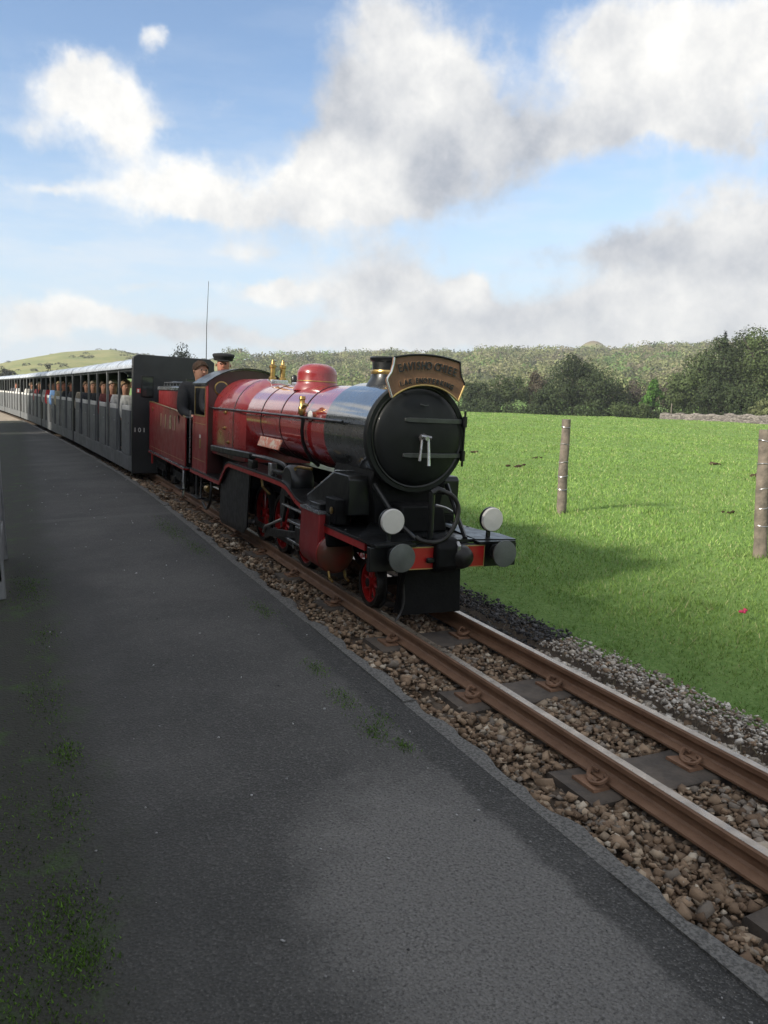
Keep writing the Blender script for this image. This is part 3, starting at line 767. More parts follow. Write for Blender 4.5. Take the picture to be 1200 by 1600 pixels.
# cylinders with red cladding and dished covers
for s in (-1, 1):
    cu, cw = s * .352, .262
    sec = [(cu + s * .105, .505), (cu + s * .108, .30)] + [(cu + s * .112 * math.cos(R(a)), cw + .118 * math.sin(R(a))) for a in (0, -22, -45, -68, -90, -115, -140)] + [(cu - s * .10, .30), (cu - s * .10, .505)]
    cy = B().prism(sec, 1, 4.165, 4.485).build('cylinder', redd, loco, .006)
    B().prism([(cu + s * .111, .509), (cu + s * .111, .495), (cu - s * .10, .495), (cu - s * .10, .509)], 1, 4.16, 4.49).build('cladding_strip', silver, cy)
    B().prism([(cu - .07, .31), (cu + .07, .31), (cu + .07, .50), (cu - .07, .50)], 1, 4.10, 4.164).build('valve_chest', blackmatt, cy, .01)
    cc = B().lathe([(.117, 0), (.119, .008), (.116, .022), (.104, .030), (.07, .040), (.03, .044), (.001, .045)], (cu, 4.164, cw), FRONT, 32).build('cylinder_cover', cylrust, cy, ang=45)
    B().lathe([(.1195, .004), (.1215, .010), (.1195, .018)], (cu, 4.164, cw), FRONT, 32, False, False).build('cover_rim', redbright, cc)
    for sd in (-.05, .05):
        B().tube([(cu + sd, 4.12, cw - .10), (cu + sd, 4.10, cw - .135), (cu + sd, 4.05, cw - .145)], .008, 6).build('drain_cock', brass, cy)

# wheels
def spoked_wheel(name, u, v, w, r, width, spokes, parent, side, spokem=redbright):
    mb = B(); o = side * width / 2
    root = mb.lathe([(r - .026, -width / 2), (r - .002, -width / 2), (r, -width / 2 + .006), (r, width / 2 - .012), (r + .016, width / 2 - .006), (r + .016, width / 2), (r - .026, width / 2)], (u, v, w), (-side, 0, 0), 40, False, False)
    P = root.v; n = 40; k = 7
    root.f += [((k - 1) * n + i, (k - 1) * n + (i + 1) % n, (i + 1) % n, i) for i in range(n)]
    wh = root.build(name, greasy, parent, ang=35)
    mb = B(); mb.lathe([(r - .038, -width / 3), (r - .022, -width / 3), (r - .022, width / 3), (r - .038, width / 3)], (u, v, w), (-side, 0, 0), 40, False, False)
    mb.f += [(3 * n + i, 3 * n + (i + 1) % n, (i + 1) % n, i) for i in range(n)]
    mb.build('wheel_rim', spokem, wh)
    B().lathe([(.034, -width / 2 - .004), (.034, width / 2)], (u, v, w), (-side, 0, 0), 18).build('wheel_hub', spokem, wh)
    for i in range(spokes):
        a = 2 * math.pi * i / spokes + .2
        d = Vector((0, math.cos(a), math.sin(a)))
        B().cyl(Vector((u, v, w)) + d * .028, Vector((u, v, w)) + d * (r - .028), .0105, .0075, 6).build('spoke', spokem, wh)
    return wh
for s in (-1, 1):
    spoked_wheel('pony_wheel', s * GU, 3.90, .140, .140, .05, 8, loco, s)
    for v in (4.98, 5.50, 6.02):
        spoked_wheel('driving_wheel', s * GU, v, .222, .222, .055, 10, loco, s)
    spoked_wheel('trailing_wheel', s * GU, 7.30, .150, .150, .05, 8, loco, s)
for v, w in ((3.90, .140), (4.98, .222), (5.50, .222), (6.02, .222), (7.30, .15)):
    B().cyl((-.25, v, w), (.25, v, w), .026, n=12).build('axle', greasy, loco)
# frames and stretchers
for s in (-1, 1):
    a, b = sorted((s * .145, s * .165))
    B().prism([(3.50, .43), (8.0, .38), (8.0, .26), (6.4, .22), (4.6, .20), (4.1, .26), (3.6, .28), (3.50, .30)], 0, a, b).build('main_frame', blackmatt, loco, .003)
B().box(-.14, .14, 4.3, 7.9, .30, .36).build('frame_stretcher', blackmatt, loco)
B().box(-.25, .25, 6.35, 7.38, .16, .60).build('ashpan', blackmatt, loco, .01)

# motion
for s in (-1, 1):
    u = s * .335
    B().box(*sorted((s * .300, s * .372)), 4.49, 5.00, .318, .336).build('slide_bar', steel, loco, .003)
    B().box(*sorted((s * .300, s * .372)), 4.49, 5.00, .188, .206).build('slide_bar', steel, loco, .003)
    B().box(*sorted((s * .305, s * .378)), 4.70, 4.82, .206, .318).build('crosshead', greasy, loco, .008)
    B().cyl((s * .345, 4.47, .262), (s * .345, 4.76, .262), .014, n=10).build('piston_rod', steel, loco)
    B().prism([(4.76, .284), (5.50, .190), (5.545, .165), (5.545, .120), (5.50, .110), (5.46, .13), (4.76, .240)], 0, *sorted((s * .348, s * .366))).build('connecting_rod', greasy, loco, .004)
    B().prism([(4.95, .175), (5.02, .172), (5.98, .172), (6.05, .175), (6.05, .125), (5.98, .128), (5.02, .128), (4.95, .125)], 0, *sorted((s * .292, s * .312))).build('coupling_rod', greasy, loco, .004)
    for v in (4.98, 5.50, 6.02):
        B().lathe([(.040, 0), (.040, .02), (.02, .024), (.02, .045)], (s * .285, v, .150), (s, 0, 0), 16).build('crank_pin', steel, loco)
    B().prism([(5.06, .56), (5.12, .56), (5.16, .46), (5.14, .34), (5.08, .30), (5.04, .40)], 0, *sorted((s * .36, s * .380))).build('expansion_link', greasy, loco, .004)
    B().tube([(s * .366, 4.50, .420), (s * .372, 5.10, .425)], .011, 8).build('valve_rod', steel, loco)
    B().tube([(s * .374, 5.09, .32), (s * .374, 5.50, .20), (s * .374, 5.54, .15)], .011, 8).build('return_crank_rod', steel, loco)
    B().tube([(s * .366, 4.72, .33), (s * .374, 4.62, .42), (s * .374, 4.58, .46)], .010, 8).build('combination_lever', redbright, loco)
    B().prism([(4.98, .595), (5.08, .595), (5.08, .18), (5.03, .16), (4.98, .18)], 0, *sorted((s * .30, s * .33))).build('motion_bracket', blackmatt, loco, .004)
    B().tube([(s * .40, 5.55, .585), (s * .405, 5.50, .50), (s * .39, 5.36, .46)], .008, 6).build('oil_pipe', brass, loco)
    # sheet guard in front of the trailing wheels, and the step below the cab
    B().prism([(5.90, .585), (6.50, .575), (6.82, .385), (6.86, .06), (6.78, .02), (6.05, .05), (5.94, .12)], 0, *sorted((s * .382, s * .394))).build('side_guard', black, loco, .003)
    st = B().box(*sorted((s * .36, s * .44)), 7.60, 7.92, .118, .130).build('step_plate', greasy, loco, .003)
    B().prism([(7.62, .38), (7.66, .38), (7.70, .12), (7.64, .12)], 0, *sorted((s * .385, s * .395))).build('step_hanger', black, st)
    B().prism([(7.86, .38), (7.90, .38), (7.90, .12), (7.84, .12)], 0, *sorted((s * .385, s * .395))).build('step_hanger', black, st)
    # rocker cover curving from the running board to the casing
    B().lathe([(.10, 0), (.115, .02), (.115, .14), (.10, .16)], (s * .25, 4.93, .60), (s, 0, 0), 24).build('rocker_cover', black, loco, .004)
    # injector overflow and pipe loop hanging by the cab step
    B().tube(smoothpath([(s * .37, 7.25, .38), (s * .40, 7.18, .28), (s * .405, 7.20, .14), (s * .40, 7.36, .06), (s * .40, 7.52, .10)], 5), .013, 8).build('injector_pipe', greasy, loco)
    B().lathe([(.03, 0), (.036, .02), (.036, .09), (.02, .11)], (s * .38, 7.34, .25), (0, 1, 0), 12).build('injector', brass, loco)
    # air reservoir beam and its pipe on the running board
    B().prism([(5.86, .668), (5.86, .722), (7.20, .690), (7.20, .632)], 0, *sorted((s * .355, s * .41))).build('reservoir', black, loco, .010)
    B().tube(smoothpath([(s * .385, 5.88, .70), (s * .388, 5.5, .712), (s * .388, 5.14, .708), (s * .385, 5.03, .690), (s * .385, 5.03, .660), (s * .385, 5.12, .640), (s * .385, 5.30, .636)], 5), .015, 8).build('reservoir_pipe', black, loco)
    B().box(*sorted((s * .36, s * .41)), 5.78, 5.90, .604, .668).build('reservoir_bracket', greasy, loco, .006)
    B().box(*sorted((s * .36, s * .41)), 5.30, 5.36, .600, .69).build('sand_pipe_bracket', steel, loco, .006)
    B().tube([(s * .375, 4.86, .60), (s * .375, 4.86, .70), (s * .375, 4.80, .712), (s * .33, 4.66, .712)], .010, 6).build('bracket_rail', brass, loco)

# front end: buffer beam, buffers, lamps, coupling, hoses
beam = B().box(-.445, .445, 3.46, 3.50, .305, .432).build('buffer_beam', black, loco, .004)
B().box(-.235, .228, 3.449, 3.4585, .314, .424).build('beam_panel', redbright, beam)
for z0, z1 in ((.310, .3145), (.4235, .428)): B().box(-.239, .232, 3.447, 3.4575, z0, z1).build('beam_lining', goldline, beam)
for x0, x1 in ((-.239, -.235), (.228, .232)): B().box(x0, x1, 3.447, 3.4575, .3145, .4235).build('beam_lining', goldline, beam)
for s in (-1, 1):
    bf = B().lathe([(.045, 0), (.045, .012), (.036, .016), (.033, .055)], (s * .308, 3.46, .392), FRONT, 20).build('buffer_housing', black, loco)
    B().lathe([(.022, .05), (.022, .075), (.070, .082), (.0735, .088), (.072, .096), (.045, .101), (.001, .103)], (s * .308, 3.46, .392), FRONT, 32).build('buffer_head', buffergrey, bf, ang=50)
    lp = B().lathe([(.055, 0), (.062, .006), (.066, .016), (.066, .045), (.0625, .050), (.001, .053)], (s * .305, 3.545, .556), FRONT, 32).build('headlamp', lampwhite, loco, ang=50)
    B().box(s * .305 - .010, s * .305 + .010, 3.53, 3.545, .445, .50).build('lamp_bracket', black, lp)
    B().lathe([(.0665, .012), (.0685, .016), (.0685, .030), (.0665, .034)], (s * .305, 3.545, .556), FRONT, 32, False, False).build('lamp_rim', black, lp)
# wing plates on the deck beside the smokebox
for s in (-1, 1):
    a = s * .20; b = s * .44
    B().add([(a, 3.50, .452), (b, 3.46, .452), (b, 3.62, .455), (a, 4.0, .475), (a, 3.50, .446), (b, 3.46, .446), (b, 3.62, .446), (a, 4.0, .446)], [(0, 1, 2, 3), (7, 6, 5, 4), (0, 4, 5, 1), (1, 5, 6, 2), (2, 6, 7, 3), (3, 7, 4, 0)]).build('wing_plate', black, loco)
    B().tube([(s * .235, 3.90, .70), (s * .19, 3.66, .52), (s * .15, 3.52, .45)], [.016, .013, .013], 8).build('front_stay', black, loco)
    B().box(*sorted((s * .24, s * .435)), 4.23, 4.40, .514, .548).build('deck_box', black, loco, .006)
B().box(-.19, .19, 3.50, 4.0, .434, .452).build('front_deck', black, loco)
B().prism([(-.16, .452), (.16, .452), (.13, .60), (-.13, .60)], 1, 3.74, 3.93).build('saddle_front', blackmatt, loco, .01)
# deep guard plate below the beam
B().add([(-.19, 3.60, .31), (.18, 3.60, .31), (.185, 3.585, .025), (-.185, 3.585, .025), (-.19, 3.64, .31), (.18, 3.64, .31), (.185, 3.66, .025), (-.185, 3.66, .025)], [(0, 3, 2, 1), (4, 5, 6, 7), (0, 1, 5, 4), (1, 2, 6, 5), (2, 3, 7, 6), (3, 0, 4, 7)]).build('guard_plate', blackmatt, loco, .004)
for s in (-1,):
    B().tube([(s * .215, 3.50, .31), (s * .215, 3.56, .16), (s * .215, 3.60, .045)], [.014, .012, .010], 8).build('guard_iron', blackmatt, loco)
cpl = B().prism([(3.60, .29), (3.44, .29), (3.405, .33), (3.40, .43), (3.44, .47), (3.60, .47)], 0, -.085, .055).build('coupling_pocket', blackmatt, loco, .012)
B().lathe([(.030, 0), (.058, .012), (.064, .04), (.052, .07), (.02, .085)], (.075, 3.46, .372), FRONT, 24).build('coupling_cup', greasy, cpl, ang=60)
B().prism([(3.42, .46), (3.395, .44), (3.40, .36), (3.42, .34)], 0, .03, .052).build('coupling_hook', steel, cpl, .005)
B().box(-.13, -.085, 3.425, 3.447, .345, .372).build('coupling_latch', black, cpl, .006)
B().tube([(-.088, 3.49, .44), (-.092, 3.49, .71)], .0165, 10).build('vacuum_standpipe', black, loco)
B().tube([(-.092, 3.49, .705), (-.06, 3.485, .725), (-.025, 3.48, .712)], .018, 10).build('standpipe_elbow', black, loco)
B().tube(smoothpath([(-.03, 3.48, .715), (.02, 3.46, .690), (.050, 3.45, .630), (.030, 3.44, .545), (-.03, 3.43, .475), (-.10, 3.43, .455), (-.16, 3.445, .462), (-.19, 3.46, .48)], 6), .0125, 10).build('vacuum_hose', greasy, loco)
B().tube(smoothpath([(-.06, 3.5, .64), (.0, 3.5, .625), (.06, 3.53, .60)], 5), .007, 6).build('heating_hose', steel, loco)
B().tube(smoothpath([(-.20, 3.55, .21), (-.195, 3.54, .12), (-.22, 3.53, .05), (-.25, 3.52, .02)], 5), .006, 6).build('sand_pipe', greasy, loco)

# cab: side sheets with a tall window, spectacle plate, arched roof
CB0, CB1, CW = 7.40, 8.06, .402
for s in (-1, 1):
    a, b = sorted((s * CW, s * (CW - .012)))
    side = B().prism([(CB0, .392), (CB1, .392), (CB1, .90), (CB1 - .02, .935), (CB0, .935)], 0, a, b).build('cab_side', redd, loco, .002)
    B().box(a, b, CB0, CB0 + .075, .9352, 1.245).build('cab_pillar', redd, side, .002)
    B().box(a, b, CB1 - .10, CB1 - .06, .9352, 1.235).build('cab_pillar', black, side, .002)
    a2, b2 = sorted((s * (CW + .004), s * (CW - .003)))
    for y0, y1, z0, z1 in ((CB0 + .075, CB0 + .090, .935, 1.225), (CB1 - .115, CB1 - .10, .935, 1.225), (CB0 + .09, CB1 - .115, .935, .950), (CB0 + .09, CB1 - .115, 1.21, 1.225)):
        B().box(a2, b2, y0, y1, z0, z1).build('window_frame', brass, side)
    B().box(*sorted((s * (CW + .003), s * CW)), 7.66, 7.72, .62, .71).build('works_plate', brass, side)
    B().box(*sorted((s * (CW + .003), s * CW)), 7.665, 7.715, .72, .755).build('class_plate', white, side)
    for z in (.50, .86):
        B().box(*sorted((s * (CW + .0025), s * CW)), CB0 + .05, CB1 - .06, z, z + .004).build('side_lining', goldline, side)
    B().tube([(s * (CW + .02), CB1 + .02, .44), (s * (CW + .02), CB1 + .02, .98)], .008, 8).build('cab_grab_rail', steel, loco)
# spectacle plate around the firebox
arcw = lambda u: 1.405 - .155 * (abs(u) / .42) ** 2.2
pts = [(-.400, .40)] + [(u, arcw(u)) for u in np.linspace(-.400, .400, 13)] + [(.400, .40)]
B().prism(pts, 1, 7.402, 7.414).build('spectacle_plate', mat('cab_front_maroon', (.045, .012, .011), .4, var=.2, coat=.3), loco)
for s in (-1, 1):
    B().lathe([(.062, 0), (.070, .006), (.062, .012)], (s * .27, 7.4015, 1.215), FRONT, 24).build('spectacle_frame', brass, loco)
    B().lathe([(.058, 0), (.058, .0135)], (s * .27, 7.4015, 1.215), FRONT, 24).build('spectacle_pane', glass, loco)
P = []; Fc = []; uu_ = np.linspace(-.43, .43, 21)
for v in (7.36, 7.96):
    for u in uu_: P.append((u, v, arcw(u) + .016))
    for u in uu_[::-1]: P.append((u, v, arcw(u) + .003))
n = 42
Fc = [(i, (i + 1) % n, n + (i + 1) % n, n + i) for i in range(n)] + [tuple(range(n - 1, -1, -1)), tuple(range(n, 2 * n))]
B().add(P, Fc).build('cab_roof', black, loco, ang=30)
B().box(-.39, .39, 7.42, 8.05, .375, .390).build('cab_floor', blackmatt, loco)
B().box(-.30, .30, 7.415, 7.55, .40, 1.12).build('backhead', blackmatt, loco, .03)
for u, w in ((-.15, 1.0), (.0, 1.05), (.14, 1.0)):
    B().lathe([(.045, 0), (.045, .02), (.038, .025)], (u, 7.551, w), BACK, 16).build('gauge', brass, loco)
B().tube([(-.08, 7.58, .82), (.12, 7.60, .92)], .010, 8).build('regulator', steel, loco)

# ------------------------------------------------------------------ headboard resting on the smokebox
hbv = 3.79
hb = thing('headboard', T(0, hbv, 1.2), 'brown curved wooden headboard with dark lettering on top of the smokebox', 'headboard', rot=(0, R(CANT), 0))
def HBM(): return MB((0, hbv, 1.2))
top = [(u, 1.404 + .026 * (1 - (u / .205) ** 2)) for u in np.linspace(-.205, .205, 15)]
rs = [(.209, 1.365), (.219, 1.325), (.240, 1.292), (.243, 1.278)]
bot = [(.318 * math.sin(R(a)), .955 + .318 * math.cos(R(a)) - .006) for a in np.linspace(41, -41, 15)]
outl = top + rs + [(.226, 1.235)] + bot + [(-.226, 1.235)] + [(-a, b) for a, b in rs[::-1]]
HBM().prism(outl, 1, hbv, hbv + .022).build('board', boardwood, hb, .002, ang=50)
def rim(pts, r, m, nm): HBM().tube([(a, hbv - .002, b) for a, b in pts], r, 8).build(nm, m, hb)
rim(top, .006, black, 'top_moulding'); rim([(-.205, 1.404)] + [(-a, b) for a, b in rs] + [(-.226, 1.235), bot[-1]], .0055, silver, 'side_moulding')
rim([(.205, 1.404)] + rs, .005, black, 'side_moulding'); rim([(.243, 1.278), (.226, 1.235), bot[0]], .005, goldline, 'side_moulding'); rim(bot, .005, goldline, 'bottom_moulding')
def arc_text(s, size, r, c, m, sx, sp):
    """letters set out one by one along an arc, dark on a pale outline"""
    adv = [sp * (.55 if ch_ in " .-I1" else 1.0) for ch_ in s]; a = -sum(adv) / 2
    for ch_, d_ in zip(s, adv):
        a += d_ / 2
        if ch_ != ' ':
            ang = a / r; P_ = (r * math.sin(ang), c + r * math.cos(ang) - 1.2)
            lt = text_mesh('letter', ch_, size, m, hb, (P_[0], -.004, P_[1]), (R(90), ang, 0), .003, sx, off=.0012)
            text_mesh('letter_outline', ch_, size, letterpale, lt, (0, 0, -.003), (0, 0, 0), .002, 1., off=.0042)
        a += d_ / 2
letterpale = mat('letter_outline', (.27, .16, .085), .6, var=.1)
arc_text('EAVISHO CHIEE', .060, .62, .750, letterdark, .80, .0325)
arc_text('1.AK ENOTERKING', .038, .50, .790, letterdark, .78, .0262)
# tie bars to the smokebox
for u in (-.16, .16):
    HBM().tube([(u, hbv + .02, 1.24), (u, 3.95, 1.245)], .008, 6).build('stay', black, hb)

# ------------------------------------------------------------------ tender
TV = 9.6
tender = thing('tender', T(0, TV, 0), 'dark red tender with gold numerals coupled behind the locomotive', 'tender', rot=(0, R(CANT), 0))
def TB(): return MB((0, TV, 0))
t0, t1, tw = 8.36, 10.82, .402
for s in (-1, 1):
    a, b = sorted((s * tw, s * (tw - .014)))
    sd = TB().prism([(t0, .375), (t1, .375), (t1, 1.012), (t1 - .3, 1.010), (t0 + .55, .955), (t0 + .08, .905), (t0, .895)], 0, a, b).build('side_sheet', redd, tender, .002)
    edge = [(t0, .898), (t0 + .08, .908), (t0 + .55, .958), (t1 - .3, 1.013), (t1, 1.015)]
    TB().tube([(s * (tw - .005), v, w) for v, w in edge], .009, 8).build('coping_rail', brass, sd)
    TB().box(*sorted((s * (tw - .09), s * (tw - .002))), t0 - .004, t0 + .06, .893, .908).build('coping_end', silver, sd)
    for z, m_ in ((.362, silver), (.345, redbright)):
        TB().box(*sorted((s * (tw + .012), s * (tw - .05))), t0, t1, z - .009, z + .006).build('sole_bar_strip', m_, sd)
    TB().box(*sorted((s * (tw + .0025), s * tw)), t0 + .10, t1 - .10, .425, .429).build('side_lining', goldline, sd)
    if s < 0:
        for chh, yy_ in (('1', 9.886), ('1', 9.57), ('8', 9.24), ('1', 8.95)):
            text_mesh('numeral', chh, .235, numeralm, sd, (-tw - .003, yy_ - TV, .80), (R(90), 0, R(-90)), .002, 1.1)
    TB().lathe([(.03, 0), (.03, .006), (.02, .009)], (s * tw, t1 - .28, .925), (s, 0, 0), 14).build('lamp_plate', brass, sd)
TB().box(-tw + .016, tw - .016, t1 - .014, t1 - .001, .375, 1.01).build('rear_sheet', redd, tender)
TB().box(-.32, .32, 8.92, 10.60, .62, 1.175).build('fuel_tank', redd, tender, .01)
TB().box(-.335, .335, 8.905, 10.615, 1.176, 1.222).build('tank_lid', silver, tender, .008)
TB().box(-.30, .30, 9.05, 10.4, 1.223, 1.235).build('hatch', greasy, tender, .004)
for v in np.linspace(9.1, 10.35, 7):
    TB().tube([(-.29, v, 1.235), (-.29, v, 1.275), (.29, v, 1.275), (.29, v, 1.235)], .006, 6).build('hatch_rail', steel, tender)
for u in (-.29, .29):
    TB().tube([(u, 9.1, 1.275), (u, 10.35, 1.275)], .006, 6).build('hatch_rail', steel, tender)
TB().lathe([(.04, 0), (.04, .05), (.02, .06)], (-.20, 10.1, 1.236), (0, 0, 1), 14).build('filler_cap', black, tender)
TB().box(-.37, .37, t0, t1, .33, .372).build('frame', blackmatt, tender, .004)
TB().box(-.30, .30, 8.42, 8.82, .63, .705).build('crew_seat', seatm, tender, .02)
TB().box(-.30, .30, 8.44, 8.80, .374, .63).build('seat_box', blackmatt, tender, .004)
TB().box(-.14, -.10, 8.2, t0, .34, .40).build('drawbar', greasy, tender)
for v in (8.75, 9.20, 10.0, 10.45):
    for s in (-1, 1):
        wh = TB().lathe([(.10, -.025), (.128, -.025), (.130, -.02), (.130, .012), (.146, .018), (.146, .025), (.10, .025)], (s * GU, v, .13), (-s, 0, 0), 28).build('wheel', greasy, tender)
        TB().box(*sorted((s * .30, s * .36)), v - .05, v + .05, .09, .18).build('axle_box', blackmatt, tender, .01)
    TB().cyl((-.30, v, .13), (.30, v, .13), .02, n=10).build('axle', greasy, tender)
for va, vb in ((8.62, 9.33), (9.87, 10.58)):
    for s in (-1, 1): TB().prism([(va, .25), (vb, .25), (vb, .19), (vb - .15, .15), (va + .15, .15), (va, .19)], 0, *sorted((s * .325, s * .345))).build('bogie_frame', blackmatt, tender, .004)
TB().tube([(-.39, 8.48, .35), (-.40, 8.44, .20), (-.40, 8.43, .06), (-.39, 8.52, .02)], .012, 8).build('brake_pipe', steel, tender)
TB().box(-.44, -.36, 8.40, 8.72, .115, .128).build('step_plate', greasy, tender, .003)
TB().box(-.385, -.375, 8.42, 8.46, .12, .36).build('step_hanger', greasy, tender)
TB().tube([(-.392, 10.62, .33), (-.392, 10.62, .20)], .012, 8).build('brake_handle', redbright, tender)


# ------------------------------------------------------------------ carriages
def carriage(idx, y_front, L, label, front):
    """open-sided carriage; local frame: across u, along s from its front, up w"""
    y1 = y_front + L
    p0 = np.array(T(0, y_front, 0)); p1 = np.array(T(0, y1, 0)); mid = (p0 + p1) / 2
    yaw = -math.atan2(p1[0] - p0[0], p1[1] - p0[1])
    c = thing('carriage', tuple(mid), label, 'carriage', 'passenger carriages of the train', rot=(0, R(CANT), yaw))
    def CBd(): return MB((0, L / 2, 0))
    hw = .55; nb = 6; bay = (L - .16) / nb
    for s in (-1, 1):
        CBd().box(*sorted((s * hw, s * (hw - .03))), .05, L - .05, .03, .245).build('sole_bar', carr, c, .006)
    CBd().box(-hw + .03, hw - .03, .05, L - .05, .20, .24).build('floor', interior, c)
    # roof: thin arched sheet with ribs
    us = .575 * np.sin(np.linspace(-math.pi / 2, math.pi / 2, 31)); rw = lambda u: 1.470 + .155 * max(0., 1 - (abs(u) / .5751) ** 3.4) ** .5
    P = [(u, v, rw(u)) for v in (.0, L) for u in us]; P2 = [(u, v, rw(u) - .022) for v in (.0, L) for u in us]
    nn = len(us)
    Fc = [(i, i + 1, nn + i + 1, nn + i) for i in range(nn - 1)] + [(2 * nn + i + 1, 2 * nn + i, 3 * nn + i, 3 * nn + i + 1) for i in range(nn - 1)]
    Fc += [(0, nn, 3 * nn, 2 * nn), (2 * nn - 1, nn - 1, 3 * nn - 1, 4 * nn - 1), tuple(list(range(0, nn))[::-1] + list(range(2 * nn, 3 * nn))), tuple(list(range(nn, 2 * nn)) + list(range(3 * nn, 4 * nn))[::-1])]
    rf = CBd().add(P + P2, Fc).build('roof', roofm, c, ang=40)
    for k in range(1, 6):
        v = L * k / 6
        CBd().tube([(u, v, rw(u) + .004) for u in us], .007, 6).build('roof_rib', roofm, rf)
    for s in (-1, 1):
        CBd().box(*sorted((s * .578, s * .545)), .0, L, 1.452, 1.4705).build('cantrail', roofm, rf, .006)
        CBd().box(*sorted((s * .545, s * .515)), .03, L - .03, 1.415, 1.452).build('inner_cantrail', carrdark, rf)
    # ends
    endp = lambda g: [(-hw, .03), (hw, .03)] + [(u, rw(u) + g) for u in us[::-1] if abs(u) <= hw]
    for v0, v1 in ((0., .05), (L - .05, L)):
        if front and v0 == 0.:
            ew = CBd().prism([(-hw - .012, .02), (hw + .012, .02), (hw + .012, 1.60), (hw - .06, 1.645), (-hw + .06, 1.645), (-hw - .012, 1.60)], 1, -.02, .05).build('end_wall', carrdark, c, .012)
            for a, b in ((-.43, -.30), (.18, .38)):
                wf = CBd().box(a - .02, b + .02, -.032, -.018, 1.07, 1.36).build('end_window', black, c, .004)
                CBd().box(a, b, -.036, -.0325, 1.09, 1.34).build('pane', glass, wf)
            CBd().box(-.505, -.455, -.026, -.0205, 1.125, 1.185).build('sticker', stickerred, ew)
            CBd().box(-.497, -.475, -.029, -.0265, 1.135, 1.175).build('sticker_mark', white, ew)
            for chh, u in (('1', -.525), ('0', -.465), ('1', -.405)):
                text_mesh('numeral', chh, .085, white, ew, (u, -.0225 - L / 2, .62), (R(90), 0, 0), .002)
            CBd().box(-.12, .10, -.06, -.02, .34, .46).build('gangway_step', blackmatt, ew, .008)
            CBd().tube([(.455, .03, 1.62), (.452, .03, 2.1), (.468, .03, 2.72)], [.006, .0045, .003], 6).build('radio_aerial', greasy, c)
        else:
            CBd().prism(endp(-.03), 1, v0, v1).build('end_wall', carrdark, c, .004)
    # bays: doors, posts, seats
    for k in range(nb):
        b0 = .10 + k * bay
        for s in (-1, 1):
            CBd().box(*sorted((s * (hw - .002), s * (hw - .035))), b0 - .025, b0 + .025, .245, 1.452).build('post', carrpost if k % 2 == 0 else carr, c, .004)
            d0, d1 = b0 + .13, b0 + bay * .66
            dr = CBd().box(*sorted((s * (hw + .004), s * (hw - .022))), d0, d1, .25, .875).build('door', carr, c, .006)
            CBd().box(*sorted((s * (hw + .006), s * (hw - .024))), d0 + .01, d1 - .02, .876, .945).build('seat_card', white, dr, .004)
            CBd().box(*sorted((s * (hw + .006), s * (hw - .02))), d1 + .004, d1 + .035, .25, .96).build('door_pillar', carrpost, dr, .003)
            CBd().tube([(s * (hw + .008), d0 + .06, .70), (s * (hw + .02), d0 + .09, .70), (s * (hw + .008), d0 + .12, .70)], .006, 6).build('handle', steel, dr)
        st = CBd().box(-.48, .48, b0 + bay * .62, b0 + bay * .98, .50, .56).build('seat', seatm, c, .02)
        CBd().box(-.48, .48, b0 + bay * .90, b0 + bay * .96, .56, .98).build('backrest', seatm, st, .02)
        CBd().box(-.46, .46, b0 + bay * .66, b0 + bay * .94, .24, .50).build('seat_base', interior, st)
    for v in (.9, 1.5, L - 1.5, L - .9):
        for s in (-1, 1):
            CBd().lathe([(.08, -.025), (.118, -.025), (.12, .012), (.136, .018), (.136, .025), (.08, .025)], (s * GU, v, .12), (-s, 0, 0), 20).build('wheel', greasy, c)
        CBd().cyl((-.3, v, .12), (.3, v, .12), .018, n=8).build('axle', greasy, c)
    for v in (1.2, L - 1.2):
        CBd().box(-.33, .33, v - .5, v + .5, .145, .19).build('bogie_frame', blackmatt, c, .01)
    return c, L, bay

CARS = []
yf = 11.06
clab = ['dark grey open carriage with black end wall and aerial, next to the tender', 'second grey open carriage from the tender', 'third grey open carriage from the tender', 'fourth grey open carriage from the tender', 'fifth grey open carriage, farthest along the curve that shows doors', 'last grey open carriage at the left edge of the picture']
for i in range(6):
    L = 6.75
    CARS.append((carriage(i, yf, L, clab[i], i == 0), yf)); yf += L * .998 + .13


# ------------------------------------------------------------------ people
def skin_mesh(name, joints, edges, m, parent, sub=1):
    ks = list(joints); me = bpy.data.meshes.new(name)
    me.from_pydata([joints[k][:3] for k in ks], [(ks.index(a), ks.index(b)) for a, b in edges], [])
    o = bpy.data.objects.new(name, me); COL.objects.link(o); o.parent = parent; me.materials.append(m)
    md = o.modifiers.new('skin', 'SKIN'); md.use_smooth_shade = True
    for i, k in enumerate(ks):
        r = joints[k][3]; me.skin_vertices[0].data[i].radius = r if isinstance(r, tuple) else (r, r)
    me.skin_vertices[0].data[0].use_root = True
    s = o.modifiers.new('sub', 'SUBSURF'); s.levels = sub; s.render_levels = sub
    return o

CLOTH = {}
def cloth(col):
    if col not in CLOTH: CLOTH[col] = mat('cloth', col, .85, var=.22, vscale=18, bump=.2, bscale=40)
    return CLOTH[col]

